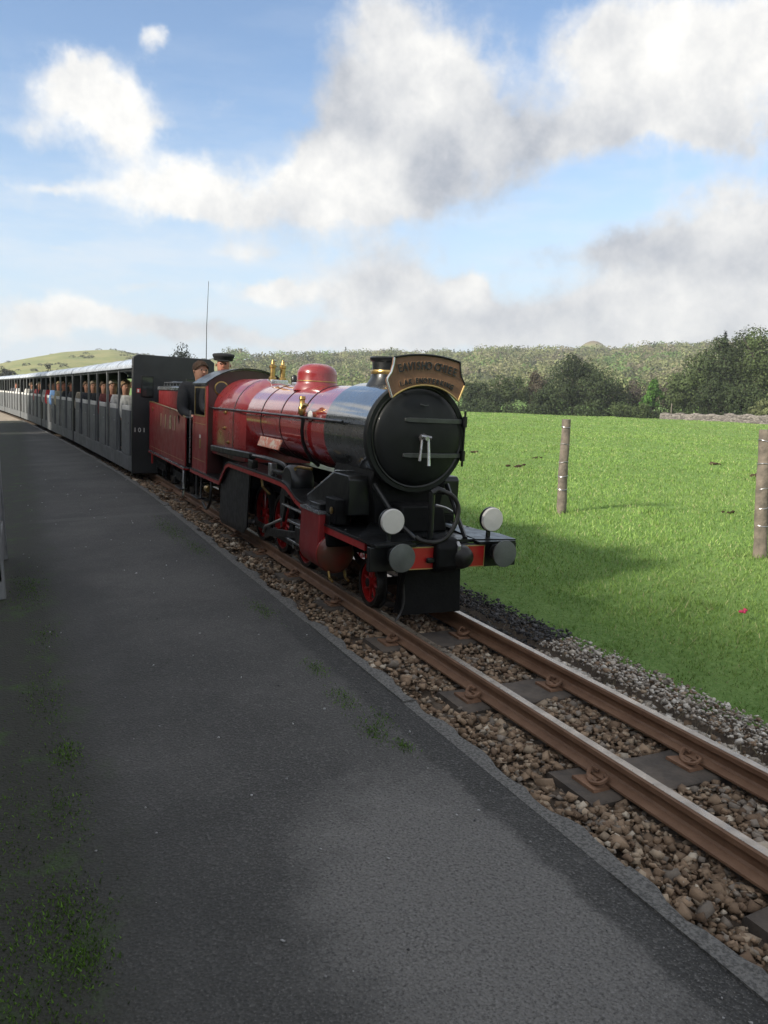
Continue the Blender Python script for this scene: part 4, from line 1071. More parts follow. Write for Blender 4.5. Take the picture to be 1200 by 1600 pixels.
def person(label, parent_mtx, u, s, w, face, top, legs, hair, skinmat=skin, hat=None, fingers=False, lean=0., turn=0., glasses=False):
    """a seated person; parent_mtx is the vehicle's frame, w the seat height, face 0 = looking forward along the train (-y)"""
    root = bpy.data.objects.new('person', None); COL.objects.link(root); root.empty_display_size = .2
    root.matrix_world = parent_mtx @ Matrix.Translation((u, s, w)) @ Matrix.Rotation(face, 4, 'Z')
    tag(root, label, 'person', 'people riding on the train')
    lx = lean
    J = {'pel': (0, 0, .10, .115), 'sp': (lx * .3, .015, .25, (.125, .10)), 'che': (lx * .7, .0, .41, (.145, .105)), 'nb': (lx, -.005, .525, .062), 'nk': (lx, -.015, .570, .052), 'ch': (lx, -.035, .622, (.062, .070)), 'hd': (lx, -.03, .695, (.076, .090)), 'cr': (lx, -.02, .765, (.072, .082)), 'tp': (lx, -.015, .80, .040)}
    E = [('pel', 'sp'), ('sp', 'che'), ('che', 'nb'), ('nb', 'nk'), ('nk', 'ch'), ('ch', 'hd'), ('hd', 'cr'), ('cr', 'tp')]
    for n_, q in (('l', -1), ('r', 1)):
        J.update({n_ + 'sh': (lx * .9 + q * .170, 0, .495, .062), n_ + 'el': (lx * .5 + q * .205, -.05, .25, .042), n_ + 'wr': (q * .15, -.255, .20, .028), n_ + 'ha': (q * .13, -.315, .195, (.036, .022)),
                  n_ + 'hi': (q * .085, -.03, .085, .085), n_ + 'kn': (q * .11, -.40, .10, .060), n_ + 'an': (q * .11, -.40, -.26, .042), n_ + 'to': (q * .115, -.52, -.285, .034)})
        E += [('che', n_ + 'sh'), (n_ + 'sh', n_ + 'el'), (n_ + 'el', n_ + 'wr'), (n_ + 'wr', n_ + 'ha'), ('pel', n_ + 'hi'), (n_ + 'hi', n_ + 'kn'), (n_ + 'kn', n_ + 'an'), (n_ + 'an', n_ + 'to')]
        if fingers:
            for f in range(4):
                x = q * (.13 + (f - 1.5) * .018)
                J[n_ + f'f{f}'] = (x, -.345, .195, .0095); J[n_ + f'g{f}'] = (x, -.385 - (.012 if f in (1, 2) else 0), .18, .008)
                E += [(n_ + 'ha', n_ + f'f{f}'), (n_ + f'f{f}', n_ + f'g{f}')]
            J[n_ + 'th'] = (q * .088, -.315, .20, .010); J[n_ + 'tt'] = (q * .075, -.345, .19, .008); E += [(n_ + 'ha', n_ + 'th'), (n_ + 'th', n_ + 'tt')]
    skin_mesh('body', J, E, skinmat, root)
    JJ = {k: J[k] for k in ('pel', 'sp', 'che', 'nb', 'lsh', 'lel', 'lwr', 'rsh', 'rel', 'rwr')}
    JJ = {k: (*v[:3], tuple(x + .022 for x in v[3]) if isinstance(v[3], tuple) else v[3] + .020) for k, v in JJ.items()}
    JJ['nb'] = (lx, -.008, .562, .080)
    for k_ in ('lsh', 'rsh'): JJ[k_] = (*JJ[k_][:3], .098)
    skin_mesh('jacket', JJ, [e for e in E if e[0] in JJ and e[1] in JJ], cloth(top), root)
    JJ = {k: (*J[k][:3], J[k][3] + .016) for k in ('pel', 'lhi', 'lkn', 'lan', 'rhi', 'rkn', 'ran')}
    skin_mesh('trousers', JJ, [e for e in E if e[0] in JJ and e[1] in JJ], cloth(legs), root)
    # head details
    hx = lx
    nose = MB().lathe([(.014, 0), (.012, .012), (.006, .022)], (hx, -.112, .690), (0, -1, -.25), 8).build('nose', skinmat, root)
    for q in (-1, 1):
        MB().lathe([(.001, -.009), (.007, -.006), (.009, 0), (.006, .006), (.001, .009)], (hx + q * .028, -.106, .715), (0, -1, 0), 8).build('eye', letterdark, root)
        MB().lathe([(.010, -.006), (.020, 0), (.012, .006)], (hx + q * .078, -.02, .700), (q, .2, 0), 10).build('ear', skinmat, root)
    MB().box(hx - .022, hx + .022, -.112, -.104, .650, .656).build('mouth', cloth((.20, .05, .05)), root)
    hm = cloth(hair) if hair else None
    if hm:
        mb = MB(); P = []; Fc = []
        n, mrow = 16, 7
        for i in range(mrow):
            ph = (i / (mrow - 1)) * R(108)
            for j in range(n):
                th = 2 * math.pi * j / n; fwd = max(0, -math.sin(th)); p_ = min(ph, R(62) + (1 - fwd) * R(50))
                rr = .096 + .006 * math.sin(j * 3.3 + i)
                P.append((hx + .90 * rr * math.sin(p_) * math.cos(th), -.018 + 1.05 * rr * math.sin(p_) * math.sin(th), .722 + 1.02 * rr * math.cos(p_)))
        for i in range(mrow - 1):
            for j in range(n): Fc.append((i * n + j, i * n + (j + 1) % n, (i + 1) * n + (j + 1) % n, (i + 1) * n + j))
        mb.add(P, Fc); mb.build('hair', hm, root)
    if hat:
        MB().lathe([(.100, 0), (.104, .02), (.118, .045), (.120, .06), (.108, .072), (.05, .080), (.001, .081)], (hx, -.016, .752), (0, -.10, 1), 24).build('cap', cloth(hat), root, ang=60)
        MB().add([(hx - .07, -.105, .760), (hx + .07, -.105, .760), (hx + .045, -.165, .742), (hx - .045, -.165, .742), (hx - .07, -.105, .754), (hx + .07, -.105, .754), (hx + .045, -.165, .737), (hx - .045, -.165, .737)], [(0, 1, 2, 3), (7, 6, 5, 4), (0, 4, 5, 1), (1, 5, 6, 2), (2, 6, 7, 3), (3, 7, 4, 0)]).build('cap_peak', cloth(hat), root)
    return root

bpy.context.view_layer.update()
tm = tender.matrix_world
DARK = (.012, .013, .016); NAVY = (.02, .025, .05)
person('driver in dark jacket with brown hair seated at the front of the tender', tm, -.22, 8.68 - TV, .70, R(12), DARK, DARK, (.05, .025, .012), skin, None, True, lean=.03)
person('crew member in round black cap behind the cab roof', tm, .03, 8.52 - TV, .775, R(-15), DARK, DARK, None, skinr, (.006, .006, .007), True)
WHT = (.55, .54, .50); REDC = (.40, .02, .025); TAN = (.34, .30, .20); BLU = (.16, .30, .55)
# carriage, bay, across, clothing, legs, hair, label
PAX = [(0, 0, -.34, WHT, REDC, (.10, .06, .03), 'passenger in white top and red trousers nearest the black carriage end'),
       (0, 0, .10, REDC, DARK, (.05, .03, .02), 'passenger in red behind the white-topped passenger, first carriage'),
       (0, 1, -.30, (.36, .36, .36), DARK, (.20, .13, .07), 'passenger in pale grey top, second bay of the first carriage'),
       (0, 2, -.32, (.10, .02, .02), DARK, (.35, .30, .25), 'passenger in maroon jacket, middle of the first carriage'),
       (0, 3, -.30, DARK, NAVY, (.06, .04, .025), 'passenger in black coat, fourth bay of the first carriage'),
       (0, 4, -.34, (.025, .028, .035), DARK, (.25, .20, .15), 'passenger in charcoal coat near the rear of the first carriage'),
       (1, 0, -.30, (.05, .05, .055), DARK, (.40, .38, .35), 'grey haired passenger at the front of the second carriage'),
       (1, 1, -.32, DARK, DARK, (.04, .03, .02), 'passenger in black jacket, second bay of the second carriage'),
       (1, 2, -.36, TAN, TAN, (.08, .05, .03), 'passenger in tan coat in the second carriage'),
       (1, 3, -.36, BLU, NAVY, (.30, .22, .12), 'passenger in pale blue top in the second carriage'),
       (1, 4, -.36, REDC, DARK, (.05, .03, .02), 'passenger in red sleeve near the rear of the second carriage'),
       (2, 0, -.30, DARK, DARK, (.12, .08, .05), 'dark dressed passenger in the front of the third carriage'),
       (2, 2, -.30, (.03, .03, .03), DARK, (.5, .45, .38), 'fair haired passenger in the middle of the third carriage'),
       (0, 5, -.32, (.30, .26, .20), DARK, (.15, .10, .06), 'passenger in beige coat in the rear bay of the first carriage'),
       (1, 5, -.34, (.42, .40, .38), DARK, (.06, .04, .03), 'passenger in off-white top in the rear bay of the second carriage'),
       (2, 1, -.32, (.30, .05, .05), DARK, (.10, .07, .04), 'passenger in dark red top, second bay of the third carriage'),
       (2, 4, -.32, (.45, .44, .42), DARK, (.22, .15, .09), 'passenger in white shirt near the rear of the third carriage'),
       (3, 1, -.30, (.5, .5, .5), DARK, (.1, .06, .04), 'passenger in white top in the fourth carriage'),
       (3, 3, -.30, (.10, .10, .12), DARK, (.1, .06, .04), 'passenger in grey coat in the fourth carriage')]
for ci, bayi, u, top_, leg_, hair_, lab in PAX:
    (c, L, bay), _y = CARS[ci]
    s = .10 + (bayi + .84) * bay - L / 2
    person(lab, c.matrix_world, u + .02, s, .51, R(random.uniform(-12, 12)), top_, leg_, hair_, skin if random.random() < .6 else skinr)


# ------------------------------------------------------------------ fence posts in the field edge
def post(x, y_, h, r, lab, seed):
    g = random.Random(seed); root_z = float(ground_z(x, y_))
    P = thing('fence_post', (x, y_, root_z), lab, 'post', 'round wooden posts along the field')
    prof = []; n = 14; Vp = []; Fc = []; rows = 22
    for i in range(rows):
        t = i / (rows - 1); z = -.12 + (h + .12) * t
        rr = r * (1.10 - .16 * t) * (1 + .03 * math.sin(t * 23 + seed))
        for j in range(n):
            a = 2 * math.pi * j / n; q = rr * (1 + .05 * math.sin(3 * a + seed + t * 2) + g.uniform(-.03, .03))
            Vp.append((q * math.cos(a) + (.030 if seed == 3 else -.055) * h * t + .004 * math.sin(t * 9), q * math.sin(a), z))
    for i in range(rows - 1):
        for j in range(n): Fc.append((i * n + j, i * n + (j + 1) % n, (i + 1) * n + (j + 1) % n, (i + 1) * n + j))
    Fc.append(tuple(range((rows - 1) * n, rows * n)))
    MB().add(Vp, Fc).build('shaft', postwood, P, ang=60)
    lean = .030 if seed == 3 else -.055
    for t in (.92, .74, .55, .40, .26):
        c_ = (lean * h * (t + .0), 0, h * t)
        rr = r * (1.10 - .16 * t) * 1.035
        MB().tube([(c_[0] + rr * math.cos(a), rr * math.sin(a), c_[2] + .006 * math.sin(a * 2 + t * 9)) for a in np.linspace(0, 2 * math.pi, 17)], .0035, 5).build('wire_tie', steel, P)
    return P
post(5.15, 6.50, .99, .048, 'weathered round fence post standing right of the locomotive buffers', 3)
post(5.15, 4.04, .99, .047, 'nearest fence post, cut by the right edge of the picture', 5)

# clods, thrown-up soil and a fallen pink flower head in the grass
clod = attr_mat('soil', .95, 0, .1, .6, 30)
SOIL = ['dark soil heap just left of the fence post beside the locomotive', 'nearest dark soil heap left of the right edge post', 'dark soil heap touching the nearest pair in the middle of the field', 'dark soil heap in a row of two, left one, right of centre', 'widest soil heap, right of centre in the field', 'dark soil heap closest to the right edge post top', 'far soil heap between locomotive and fence post', 'small soil heap behind the fence post', 'tiny soil lump in the grass right of the fence post foot', 'farthest right dark soil heap in the field']
for i, (x, y_, s_) in enumerate([(8.2, 11.6, .11), (12.0, 9.6, .10), (12.8, 9.3, .09), (13.6, 12.0, .12), (14.6, 11.0, .13), (15.2, 9.9, .10), (9.6, 15.4, .10), (10.3, 13.9, .07), (7.0, 5.9, .05), (17.3, 13.5, .12)]):
    v, f = icosa(); n = 7
    Vc = []; Fs = []
    for k in range(n):
        o_ = np.array([rng.normal() * s_ * .8, rng.normal() * s_ * .5, rng.uniform(-.01, .02)])
        Vc.append(v * rng.uniform(.25, .6) * s_ * rng.uniform(.6, 1.3, 3) * (1 + rng.uniform(-.3, .3, (12, 1))) * [1, 1, .6] + o_); Fs.append(f + 12 * k)
    o = np_mesh('soil_clod', np.concatenate(Vc), np.concatenate(Fs), clod, np.tile(np.array([[.055, .038, .026]]) * rng.uniform(.7, 1.4), (12 * n, 1)))
    o.location = (x, y_, float(ground_z(x, y_)) + .015)
    tag(o, SOIL[i], 'soil heap', 'soil heaps in the field')
pk = []; pf = []
for k in range(9):
    a = k * 2.4; c_ = np.array([.018 * math.cos(a) * (k / 9 + .3), .018 * math.sin(a) * (k / 9 + .3), .03 + .006 * (k % 3)])
    v, f = icosa(); pk.append(v * .009 + c_); pf.append(f + 12 * k)
o = np_mesh('flower_head', np.concatenate(pk), np.concatenate(pf), clod, np.tile([[.42, .05, .11]], (108, 1)))
o.location = (3.62, 2.92, float(ground_z(3.62, 2.92)) + .025)
tag(o, 'pink flower head in the grass near the right edge', 'flower')


# ------------------------------------------------------------------ trees
def leaf_quads(pos, size, g, up=.25, nrm=None, jit=.55):
    """one quad per leaf or spray; where nrm is given the sprays lie roughly across it, as foliage does on the outside of a crown"""
    n = len(pos)
    if nrm is None:
        a = g.normal(size=(n, 3))
    else:
        nn = nrm + g.normal(size=(n, 3)) * jit; nn /= np.linalg.norm(nn, axis=1)[:, None]
        a = np.cross(nn, g.normal(size=(n, 3)))
    a /= np.linalg.norm(a, axis=1)[:, None] + 1e-9
    if nrm is None:
        b = g.normal(size=(n, 3)); b[:, 2] += up; b -= a * (a * b).sum(1)[:, None]
    else:
        b = np.cross(nn, a)
    b /= np.linalg.norm(b, axis=1)[:, None] + 1e-9
    sa = (size * g.uniform(.7, 1.3, n))[:, None]; sb = (size * g.uniform(.5, 1.0, n))[:, None]
    V_ = np.stack([pos - a * sa * .5, pos + b * sb * .5, pos + a * sa * .5, pos - b * sb * .5], 1).reshape(-1, 3)
    return V_, np.arange(4 * n).reshape(n, 4)

def crown_points(g, n, c, radii, clumps, spread=.36):
    d = g.normal(size=(clumps, 3)); d /= np.linalg.norm(d, axis=1)[:, None]
    rr = g.random(clumps) ** .45
    cc = np.array(c) + d * rr[:, None] * np.array(radii) * .82
    cid = g.integers(0, clumps, n)
    e = g.normal(size=(n, 3)); e /= np.linalg.norm(e, axis=1)[:, None]
    cs = g.uniform(.6, 1.25, clumps) * spread
    p = cc[cid] + e * (cs[cid] * g.uniform(.55, 1.05, n))[:, None] * np.array(radii).mean()
    return p, cid, e

def tree(name, label, x, y_, height, rx, col, n=4200, clumps=34, leaf=.30, bare=.02, seed=1, cone=False, cat='tree', group='trees at the far side of the field', sparse=False):
    g = np.random.default_rng(seed); z0 = float(ground_z(x, y_)) - .1
    t = thing(name, (x, y_, z0), label, cat, group)
    mb = MB(); r0 = height * .022 + .04
    top = Vector((g.normal() * .3, g.normal() * .3, height * .82))
    mb.tube([(0, 0, -.3), (0, 0, height * .12), (top.x * .4, top.y * .4, height * .45), top], [r0 * 1.4, r0, r0 * .7, r0 * .2], 7)
    for k in range(9 if sparse else 6):
        a = k * 2.4 + g.uniform(0, .5); h0 = height * g.uniform(.18, .55)
        e = Vector((math.cos(a) * rx * .75, math.sin(a) * rx * .75, h0 + height * g.uniform(.15, .4)))
        s0 = Vector((top.x * .4, top.y * .4, h0)); mb.tube([s0, s0.lerp(e, .5) + Vector((0, 0, .2)), e], [r0 * .5, r0 * .3, r0 * .08], 5)
    mb.build('trunk', bark, t)
    ch_ = height * (1 - bare)
    if cone:
        p, cid, en = crown_points(g, n, (0, 0, height * bare + ch_ * .5), (rx, rx, ch_ * .5), clumps, .30)
        sh = np.clip(1.15 - (p[:, 2] - height * bare) / ch_, .12, 1); p[:, 0] *= sh; p[:, 1] *= sh
    else:
        p, cid, en = crown_points(g, n, (0, 0, height * bare + ch_ * .5), (rx, rx, ch_ * .5), clumps)
    p[:, 2] = np.where(p[:, 2] < .1, g.uniform(.1, height * .25, n), p[:, 2])
    c = np.array(col) * (g.uniform(.7, 1.35, clumps)[cid] * g.uniform(.75, 1.25, n))[:, None]
    V_, F_ = leaf_quads(p, np.full(n, leaf), g, nrm=en + .5 * (p - [0, 0, height * .5]) / max(rx, .5), jit=.45)
    np_mesh('crown', V_, F_, leafm, np.repeat(c, 4, 0), parent=t)
    return t

def at(head, r): return r * math.sin(R(head)), r * math.cos(R(head))
DG, MG, BR, TW, BG, PG = (.044, .062, .025), (.070, .096, .035), (.095, .078, .052), (.105, .085, .074), (.065, .145, .026), (.14, .16, .07)  # DG: cloud shade on the field-edge trees put into a darker leaf colour
# heading, distance, top elevation above the horizon (tan), half-width, colour, name, label
def by_sky(head, r, top_px, hw_px, col, name, label, seed, **kw):
    x, y_ = at(head, r); z0 = float(ground_z(x, y_)); e = (600 - top_px) / 1219
    d = r * math.cos(R(head - 25.3))
    h = (CAM_H + e * d - z0) * 1.03; rx = hw_px / 1219 * d * 1.05
    tree(name, label, x, y_, h, rx, col, seed=seed, **kw)
by_sky(31.9, 124, 594, 30, DG, 'field_tree', 'low dark bushy tree just right of the smokebox, at the field edge', 21)
by_sky(33.0, 121, 606, 26, DG, 'field_tree', 'small dark tree second from the smokebox along the field edge', 22)
by_sky(34.3, 126, 580, 36, MG, 'field_tree', 'rounded green tree left of the brownish tree at the field edge', 23)
by_sky(36.4, 128, 580, 27, BR, 'field_tree', 'brownish leafless-looking tree between two green trees at the field edge', 24, sparse=True)
by_sky(38.9, 122, 556, 44, DG, 'field_tree', 'tallest dark tree in the middle of the far field edge', 25, n=7500, clumps=50)
by_sky(41.0, 120, 576, 46, DG, 'field_tree', 'broad dark tree right of the tallest one at the field edge', 26, n=6800, clumps=46)
by_sky(37.3, 119, 607, 34, DG, 'field_tree', 'low dark scrub tree in front of the brownish tree', 27)
by_sky(43.1, 125, 592, 22, TW, 'field_tree', 'grey-brown twiggy tree left of the bright green one', 28, sparse=True, n=1500)
by_sky(44.4, 118, 586, 24, BG, 'field_tree', 'bright green pointed tree near the stone wall', 29, cone=True, n=3200)
by_sky(45.5, 122, 590, 23, TW, 'field_tree', 'grey-brown twiggy tree right of the bright green one', 30, sparse=True, n=1500)
by_sky(46.4, 116, 570, 27, MG, 'field_tree', 'leftmost tree of the tall wood behind the stone wall', 31, n=5600, clumps=40)
by_sky(47.5, 118, 541, 34, MG, 'field_tree', 'second tree from the left of the wood behind the stone wall', 32, n=7000, clumps=48)
by_sky(49.1, 116, 514, 44, DG, 'field_tree', 'tall dark tree behind the middle of the stone wall', 33, n=9000, clumps=60)
by_sky(50.9, 114, 507, 44, MG, 'field_tree', 'tallest tree of the wood at the right edge of the picture', 34, n=9000, clumps=60)
by_sky(53.0, 116, 505, 48, MG, 'field_tree', 'tree of the wood partly beyond the right edge of the picture', 35, n=6000, clumps=46)
by_sky(48.1, 108, 590, 30, DG, 'field_tree', 'shorter dark tree in front of the wood, behind the wall', 36, n=2600)
by_sky(50.0, 104, 596, 30, DG, 'field_tree', 'short dark tree low in front of the wood, right part', 37, n=2600)
by_sky(51.4, 99, 622, 24, PG, 'field_tree', 'small pale green bush behind the wall at the right edge', 38, n=1600, leaf=.22)
by_sky(48.75, 130, 506, 11, (.012, .018, .014), 'pine_tree', 'narrow blackish pine standing up behind the wood', 39, cone=True, n=1500, leaf=.3)
by_sky(42.3, 117, 628, 26, MG, 'field_tree', 'low green shrub under the broad dark tree', 40, n=1300, leaf=.22)
by_sky(43.8, 114, 630, 20, MG, 'field_tree', 'low green shrub left of the stone wall end', 41, n=1200, leaf=.22)
# single trees seen over the train
by_sky(10.9, 85, 537, 27, (.020, .026, .018), 'lone_tree', 'lone dark tree showing above the carriage roof', 42, n=2600, leaf=.20, clumps=20, bare=.25, group=None)
by_sky(2.2, 180, 566, 15, (.022, .026, .020), 'hill_bush', 'dark flat-topped thicket on the grassy hill behind the carriages', 43, n=1800, leaf=.35, group=None, cat='bush')
by_sky(-.5, 180, 572, 16, (.040, .040, .034), 'hill_bush', 'grey thicket at the left edge in front of the grassy hill', 44, n=1800, leaf=.35, group=None, cat='bush')

# hedge along the bottom of the field
hp = []
for h_ in np.concatenate([np.linspace(29, 44.5, 110), np.linspace(44.6, 57, 110)]):
    r = 118 + 2 * math.sin(h_ * 1.7) - (h_ > 44.5) * (4 + (h_ - 44.5) * 1.6); x, y_ = at(h_, r); g = rng.normal(size=(60, 3)) * [1.1, 1.1, .55]; hp.append(np.array([x, y_, float(ground_z(x, y_)) + .45]) + g)
hp = np.concatenate(hp); Vh, Fh = leaf_quads(hp, np.full(len(hp), .34), rng)
hedge = np_mesh('hedge', Vh, Fh, leafm, np.repeat(np.array(DG) * rng.uniform(.6, 1.4, (len(hp), 1)), 4, 0))
tag(hedge, 'dark low hedge along the far edge of the field', 'hedge')

# the wood that covers the hillside: one mass of tree tops
def hill_wood():
    n = 6200
    az = rng.uniform(14, 62, n); r = np.sqrt(rng.uniform(178 ** 2, 565 ** 2, n))
    x = r * np.sin(np.radians(az)); y_ = r * np.cos(np.radians(az))
    gap = vnoise(x, y_, 55, 9)
    keep = np.where(az < 18.0, (gap > .2) & (r > 330), (gap > -.62) | (r < 230)) & ((r > 200) | (az > 30))
    az, r, x, y_ = az[keep], r[keep], x[keep], y_[keep]; n = len(x)
    z = ground_z(x, y_); R_ = rng.uniform(1.7, 3.6, n) * (.75 + r / 1400); H_ = R_ * rng.uniform(1.1, 1.7, n)
    pal_ = np.array([(.215, .230, .105), (.245, .240, .130), (.155, .180, .080), (.205, .180, .125), (.140, .215, .070), (.085, .095, .058)])
    ci = rng.choice(6, n, p=[.32, .24, .18, .12, .06, .08]); sp_ = vnoise(x, y_, 26, 4); ci = np.where(sp_ > .62, 5, np.where(sp_ < -.62, 4, ci)); big_ = rng.random(n) < .18; R_ = R_ * np.where(big_, 1.35, 1.); H_ = H_ * np.where(big_, 1.25, 1.)
    m = 84
    e = rng.normal(size=(n, m, 3)); e[:, :, 2] = np.abs(e[:, :, 2]) - .35; e /= np.linalg.norm(e, axis=2)[:, :, None]
    p = np.stack([x, y_, z + H_ * .75], -1)[:, None, :] + e * np.stack([R_, R_, H_ * .62], -1)[:, None, :] * rng.uniform(.7, 1.08, (n, m, 1))
    c = pal_[ci] * rng.uniform(.75, 1.22, (n, 1)); c = c[:, None, :] * rng.uniform(.92, 1.08, (n, m, 1))
    V_, F_ = leaf_quads(p.reshape(-1, 3), np.repeat(R_ * .27, m), rng, .6, nrm=e.reshape(-1, 3), jit=.38)
    tag(np_mesh('hill_wood', V_, F_, leafm, np.repeat(c.reshape(-1, 3), 4, 0)), 'mixed spring woodland covering the far hillside', kind='stuff')
    # scattered gorse and scrub on the open hill
    n3 = 420; a3 = rng.uniform(-8, 18, n3); r3 = rng.uniform(260, 545, n3); x3 = r3 * np.sin(np.radians(a3)); y3 = r3 * np.cos(np.radians(a3))
    k3 = vnoise(x3, y3, 40, 2) > .05; x3, y3 = x3[k3], y3[k3]; n3 = len(x3); R3 = rng.uniform(.5, 1.7, n3)
    e3 = rng.normal(size=(n3, 26, 3)); e3[:, :, 2] = np.abs(e3[:, :, 2]); e3 /= np.linalg.norm(e3, axis=2)[:, :, None]
    p3 = np.stack([x3, y3, ground_z(x3, y3)], -1)[:, None, :] + e3 * R3[:, None, None] * [1.3, 1.3, .8]
    V_, F_ = leaf_quads(p3.reshape(-1, 3), np.repeat(R3 * .6, 26), rng, .3, nrm=e3.reshape(-1, 3), jit=.4)
    tag(np_mesh('hill_scrub', V_, F_, leafm, np.repeat(np.array([[.085, .092, .048]]) * rng.uniform(.6, 1.5, (len(V_) // 4, 1)), 4, 0)), 'scrub scattered over the open grassy hill', kind='stuff')
    # spiky tree tops along the ridge
    m2 = 34; a2 = rng.uniform(20, 52, m2); r2 = rng.uniform(525, 555, m2); x2 = r2 * np.sin(np.radians(a2)); y2 = r2 * np.cos(np.radians(a2)); z2 = ground_z(x2, y2)
    k = 46; t = rng.random((m2, k)); hh = rng.uniform(3.5, 9, m2)[:, None]; wd = (1.05 - t) * 1.5
    an = rng.uniform(0, 6.28, (m2, k))
    p2 = np.stack([x2[:, None] + wd * np.cos(an), y2[:, None] + wd * np.sin(an), z2[:, None] + 2 + t * hh], -1).reshape(-1, 3)
    V_, F_ = leaf_quads(p2, np.full(len(p2), 1.1), rng, .3)
    tag(np_mesh('ridge_conifers', V_, F_, leafm, np.repeat(np.array([[.045, .055, .030]]) * rng.uniform(.6, 1.6, (len(p2), 1)), 4, 0)), 'pointed conifers along the wooded skyline', kind='stuff')
hill_wood()

# small tower on the skyline above the cab
tx, ty = at(14.95, 520); tz = float(ground_z(tx, ty))
tw_ = thing('hill_tower', (tx, ty, tz), 'tiny stone tower on the skyline above the cab', 'tower')
MB().lathe([(1.1, -1), (1.0, 3.2), (.9, 5.6)], (0, 0, 0), (0, 0, 1), 10).build('shaft', render_m, tw_)
MB().lathe([(1.25, 5.6), (1.25, 6.3), (.5, 7.0)], (0, 0, 0), (0, 0, 1), 10).build('cap', slate, tw_)

# dry stone wall at the right of the field: rough stones laid in courses
wall = thing('stone_wall', (*at(47.5, 102), float(ground_z(*at(47.5, 102)))), 'grey dry stone wall across the far right of the field', 'wall')
wo = np.array(wall.location)
Vw = []; Fw = []; kk = 0; v, f = icosa()
p0 = np.array(at(45.0, 109)); p1 = np.array(at(56, 88)); Lw = np.linalg.norm(p1 - p0); dw = (p1 - p0) / Lw
core = MB(); npt = 30; P = []; Fc = []; nrm = np.array([-dw[1], dw[0]])
for i in range(npt):
    q = p0 + dw * Lw * i / (npt - 1); z = float(ground_z(*q)); hh = .78 + .08 * math.sin(i * 2.1) + (.12 if 12 < i < 20 else 0)
    for sgn, zz in ((-1, -.2), (-1, hh), (1, hh), (1, -.2)):
        e = q + nrm * sgn * (.28 if zz < 0 else .2); P.append((e[0] - wo[0], e[1] - wo[1], z + zz - wo[2]))
for i in range(npt - 1):
    for j in range(3): a = 4 * i + j; Fc.append((a, a + 4, a + 5, a + 1))
core.add(P, Fc).build('wall_core', stone_m, wall, smooth=False)
wc = []
for row in range(6):
    s_ = rng.uniform(0, .3)
    while s_ < Lw:
        l_ = rng.uniform(.28, .6); q = p0 + dw * (s_ + l_ / 2); i_ = (s_ / Lw) * (npt - 1)
        hh = .78 + .08 * math.sin(i_ * 2.1) + (.12 if 12 < i_ < 20 else 0)
        z = float(ground_z(*q)) + hh * (row + .5) / 5.6
        for sgn in ((-1, 1) if row < 5 else (0,)):
            e = q + nrm * sgn * (.26 - .012 * row)
            vv_ = v * [1, 1, 1] * (1 + rng.uniform(-.2, .2, (12, 1)))
            loc_ = vv_[:, :1] * np.array([[*(dw * l_ * .55), 0]]) + vv_[:, 1:2] * np.array([[*(nrm * (.1 if sgn else .3)), 0]]) + vv_[:, 2:] * np.array([[0, 0, .095]])
            Vw.append(loc_ + np.array([e[0], e[1], z]) - wo); Fw.append(f + 12 * kk); kk += 1
            wc.append(np.tile(np.array([.20, .178, .165]) * rng.uniform(.5, 1.35), (12, 1)))
        s_ += l_
so = np_mesh('stones', np.concatenate(Vw), np.concatenate(Fw), stonem, np.concatenate(wc), parent=wall); so['kind'] = 'stuff'
# a thin marker pole by the wall end
mx, my = at(45.62, 108); tag(MB().lathe([(.07, -.2), (.06, 2.1), (.02, 2.15)], (mx, my, float(ground_z(mx, my))), (.02, 0, 1), 8).build('marker_pole', postwood), 'thin pale pole standing at the left end of the stone wall', 'pole')


# ------------------------------------------------------------------ left of the platform: low board fence and an unseen building added to shade the line
fence = thing('platform_fence', (-.22, 5.65, PLAT_Z), 'low grey board fence at the left edge of the platform', 'fence')
FO = (-.27, 5.65, PLAT_Z)
for yy in (5.06, 6.24):
    MB(FO).box(-.27, -.19, yy - .04, yy + .04, PLAT_Z, .82).build('post', fencewood, fence, .006)
for z in (.18, .42, .66):
    MB(FO).box(-.225, -.203, 5.02, 6.28, z - .09, z + .09).build('board', fencewood, fence, .004)
bld = thing('shade_building', (-5.0, 4, -.05), 'unseen stone building with slate roof, added left of the platform for its shade', 'building')
BO = (-5.0, 4, -.05)
def BM(): return MB(BO)
by0, by1, bx0, bx1, ev, rg = -14., 21., -8.2, -3.0, 2.9, 5.6
BM().box(bx0, bx1, by0, by1, -.1, ev).build('wall', render_m, bld)
for yy in (by0, by1 - .3):
    BM().prism([(bx0, ev), (bx1, ev), ((bx0 + bx1) / 2, rg - .15)], 1, yy, yy + .3).build('gable', render_m, bld)
xm = (bx0 + bx1) / 2
for s in (-1, 1):
    xe = xm + s * (2.6 + .45); ze = ev - .25
    BM().add([(xm, by0 - .3, rg), (xm, by1 + .3, rg), (xe, by1 + .3, ze), (xe, by0 - .3, ze), (xm, by0 - .3, rg - .14), (xm, by1 + .3, rg - .14), (xe, by1 + .3, ze - .12), (xe, by0 - .3, ze - .12)],
             [(0, 1, 2, 3), (7, 6, 5, 4), (0, 4, 5, 1), (1, 5, 6, 2), (2, 6, 7, 3), (3, 7, 4, 0)]).build('roof', slate, bld)
for yy in (-11, -6, -1, 4, 9, 14, 19):
    wf = BM().box(bx1 - .02, bx1 + .04, yy - .55, yy + .55, 1.0, 2.3).build('window', white, bld)
    BM().box(bx1 + .041, bx1 + .046, yy - .47, yy + .47, 1.08, 2.22).build('pane', glass, wf)
for yy in (-3.5, 6.5):
    BM().box(bx1 - .02, bx1 + .05, yy - .5, yy + .5, 0, 2.1).build('door', bluegrey, bld)
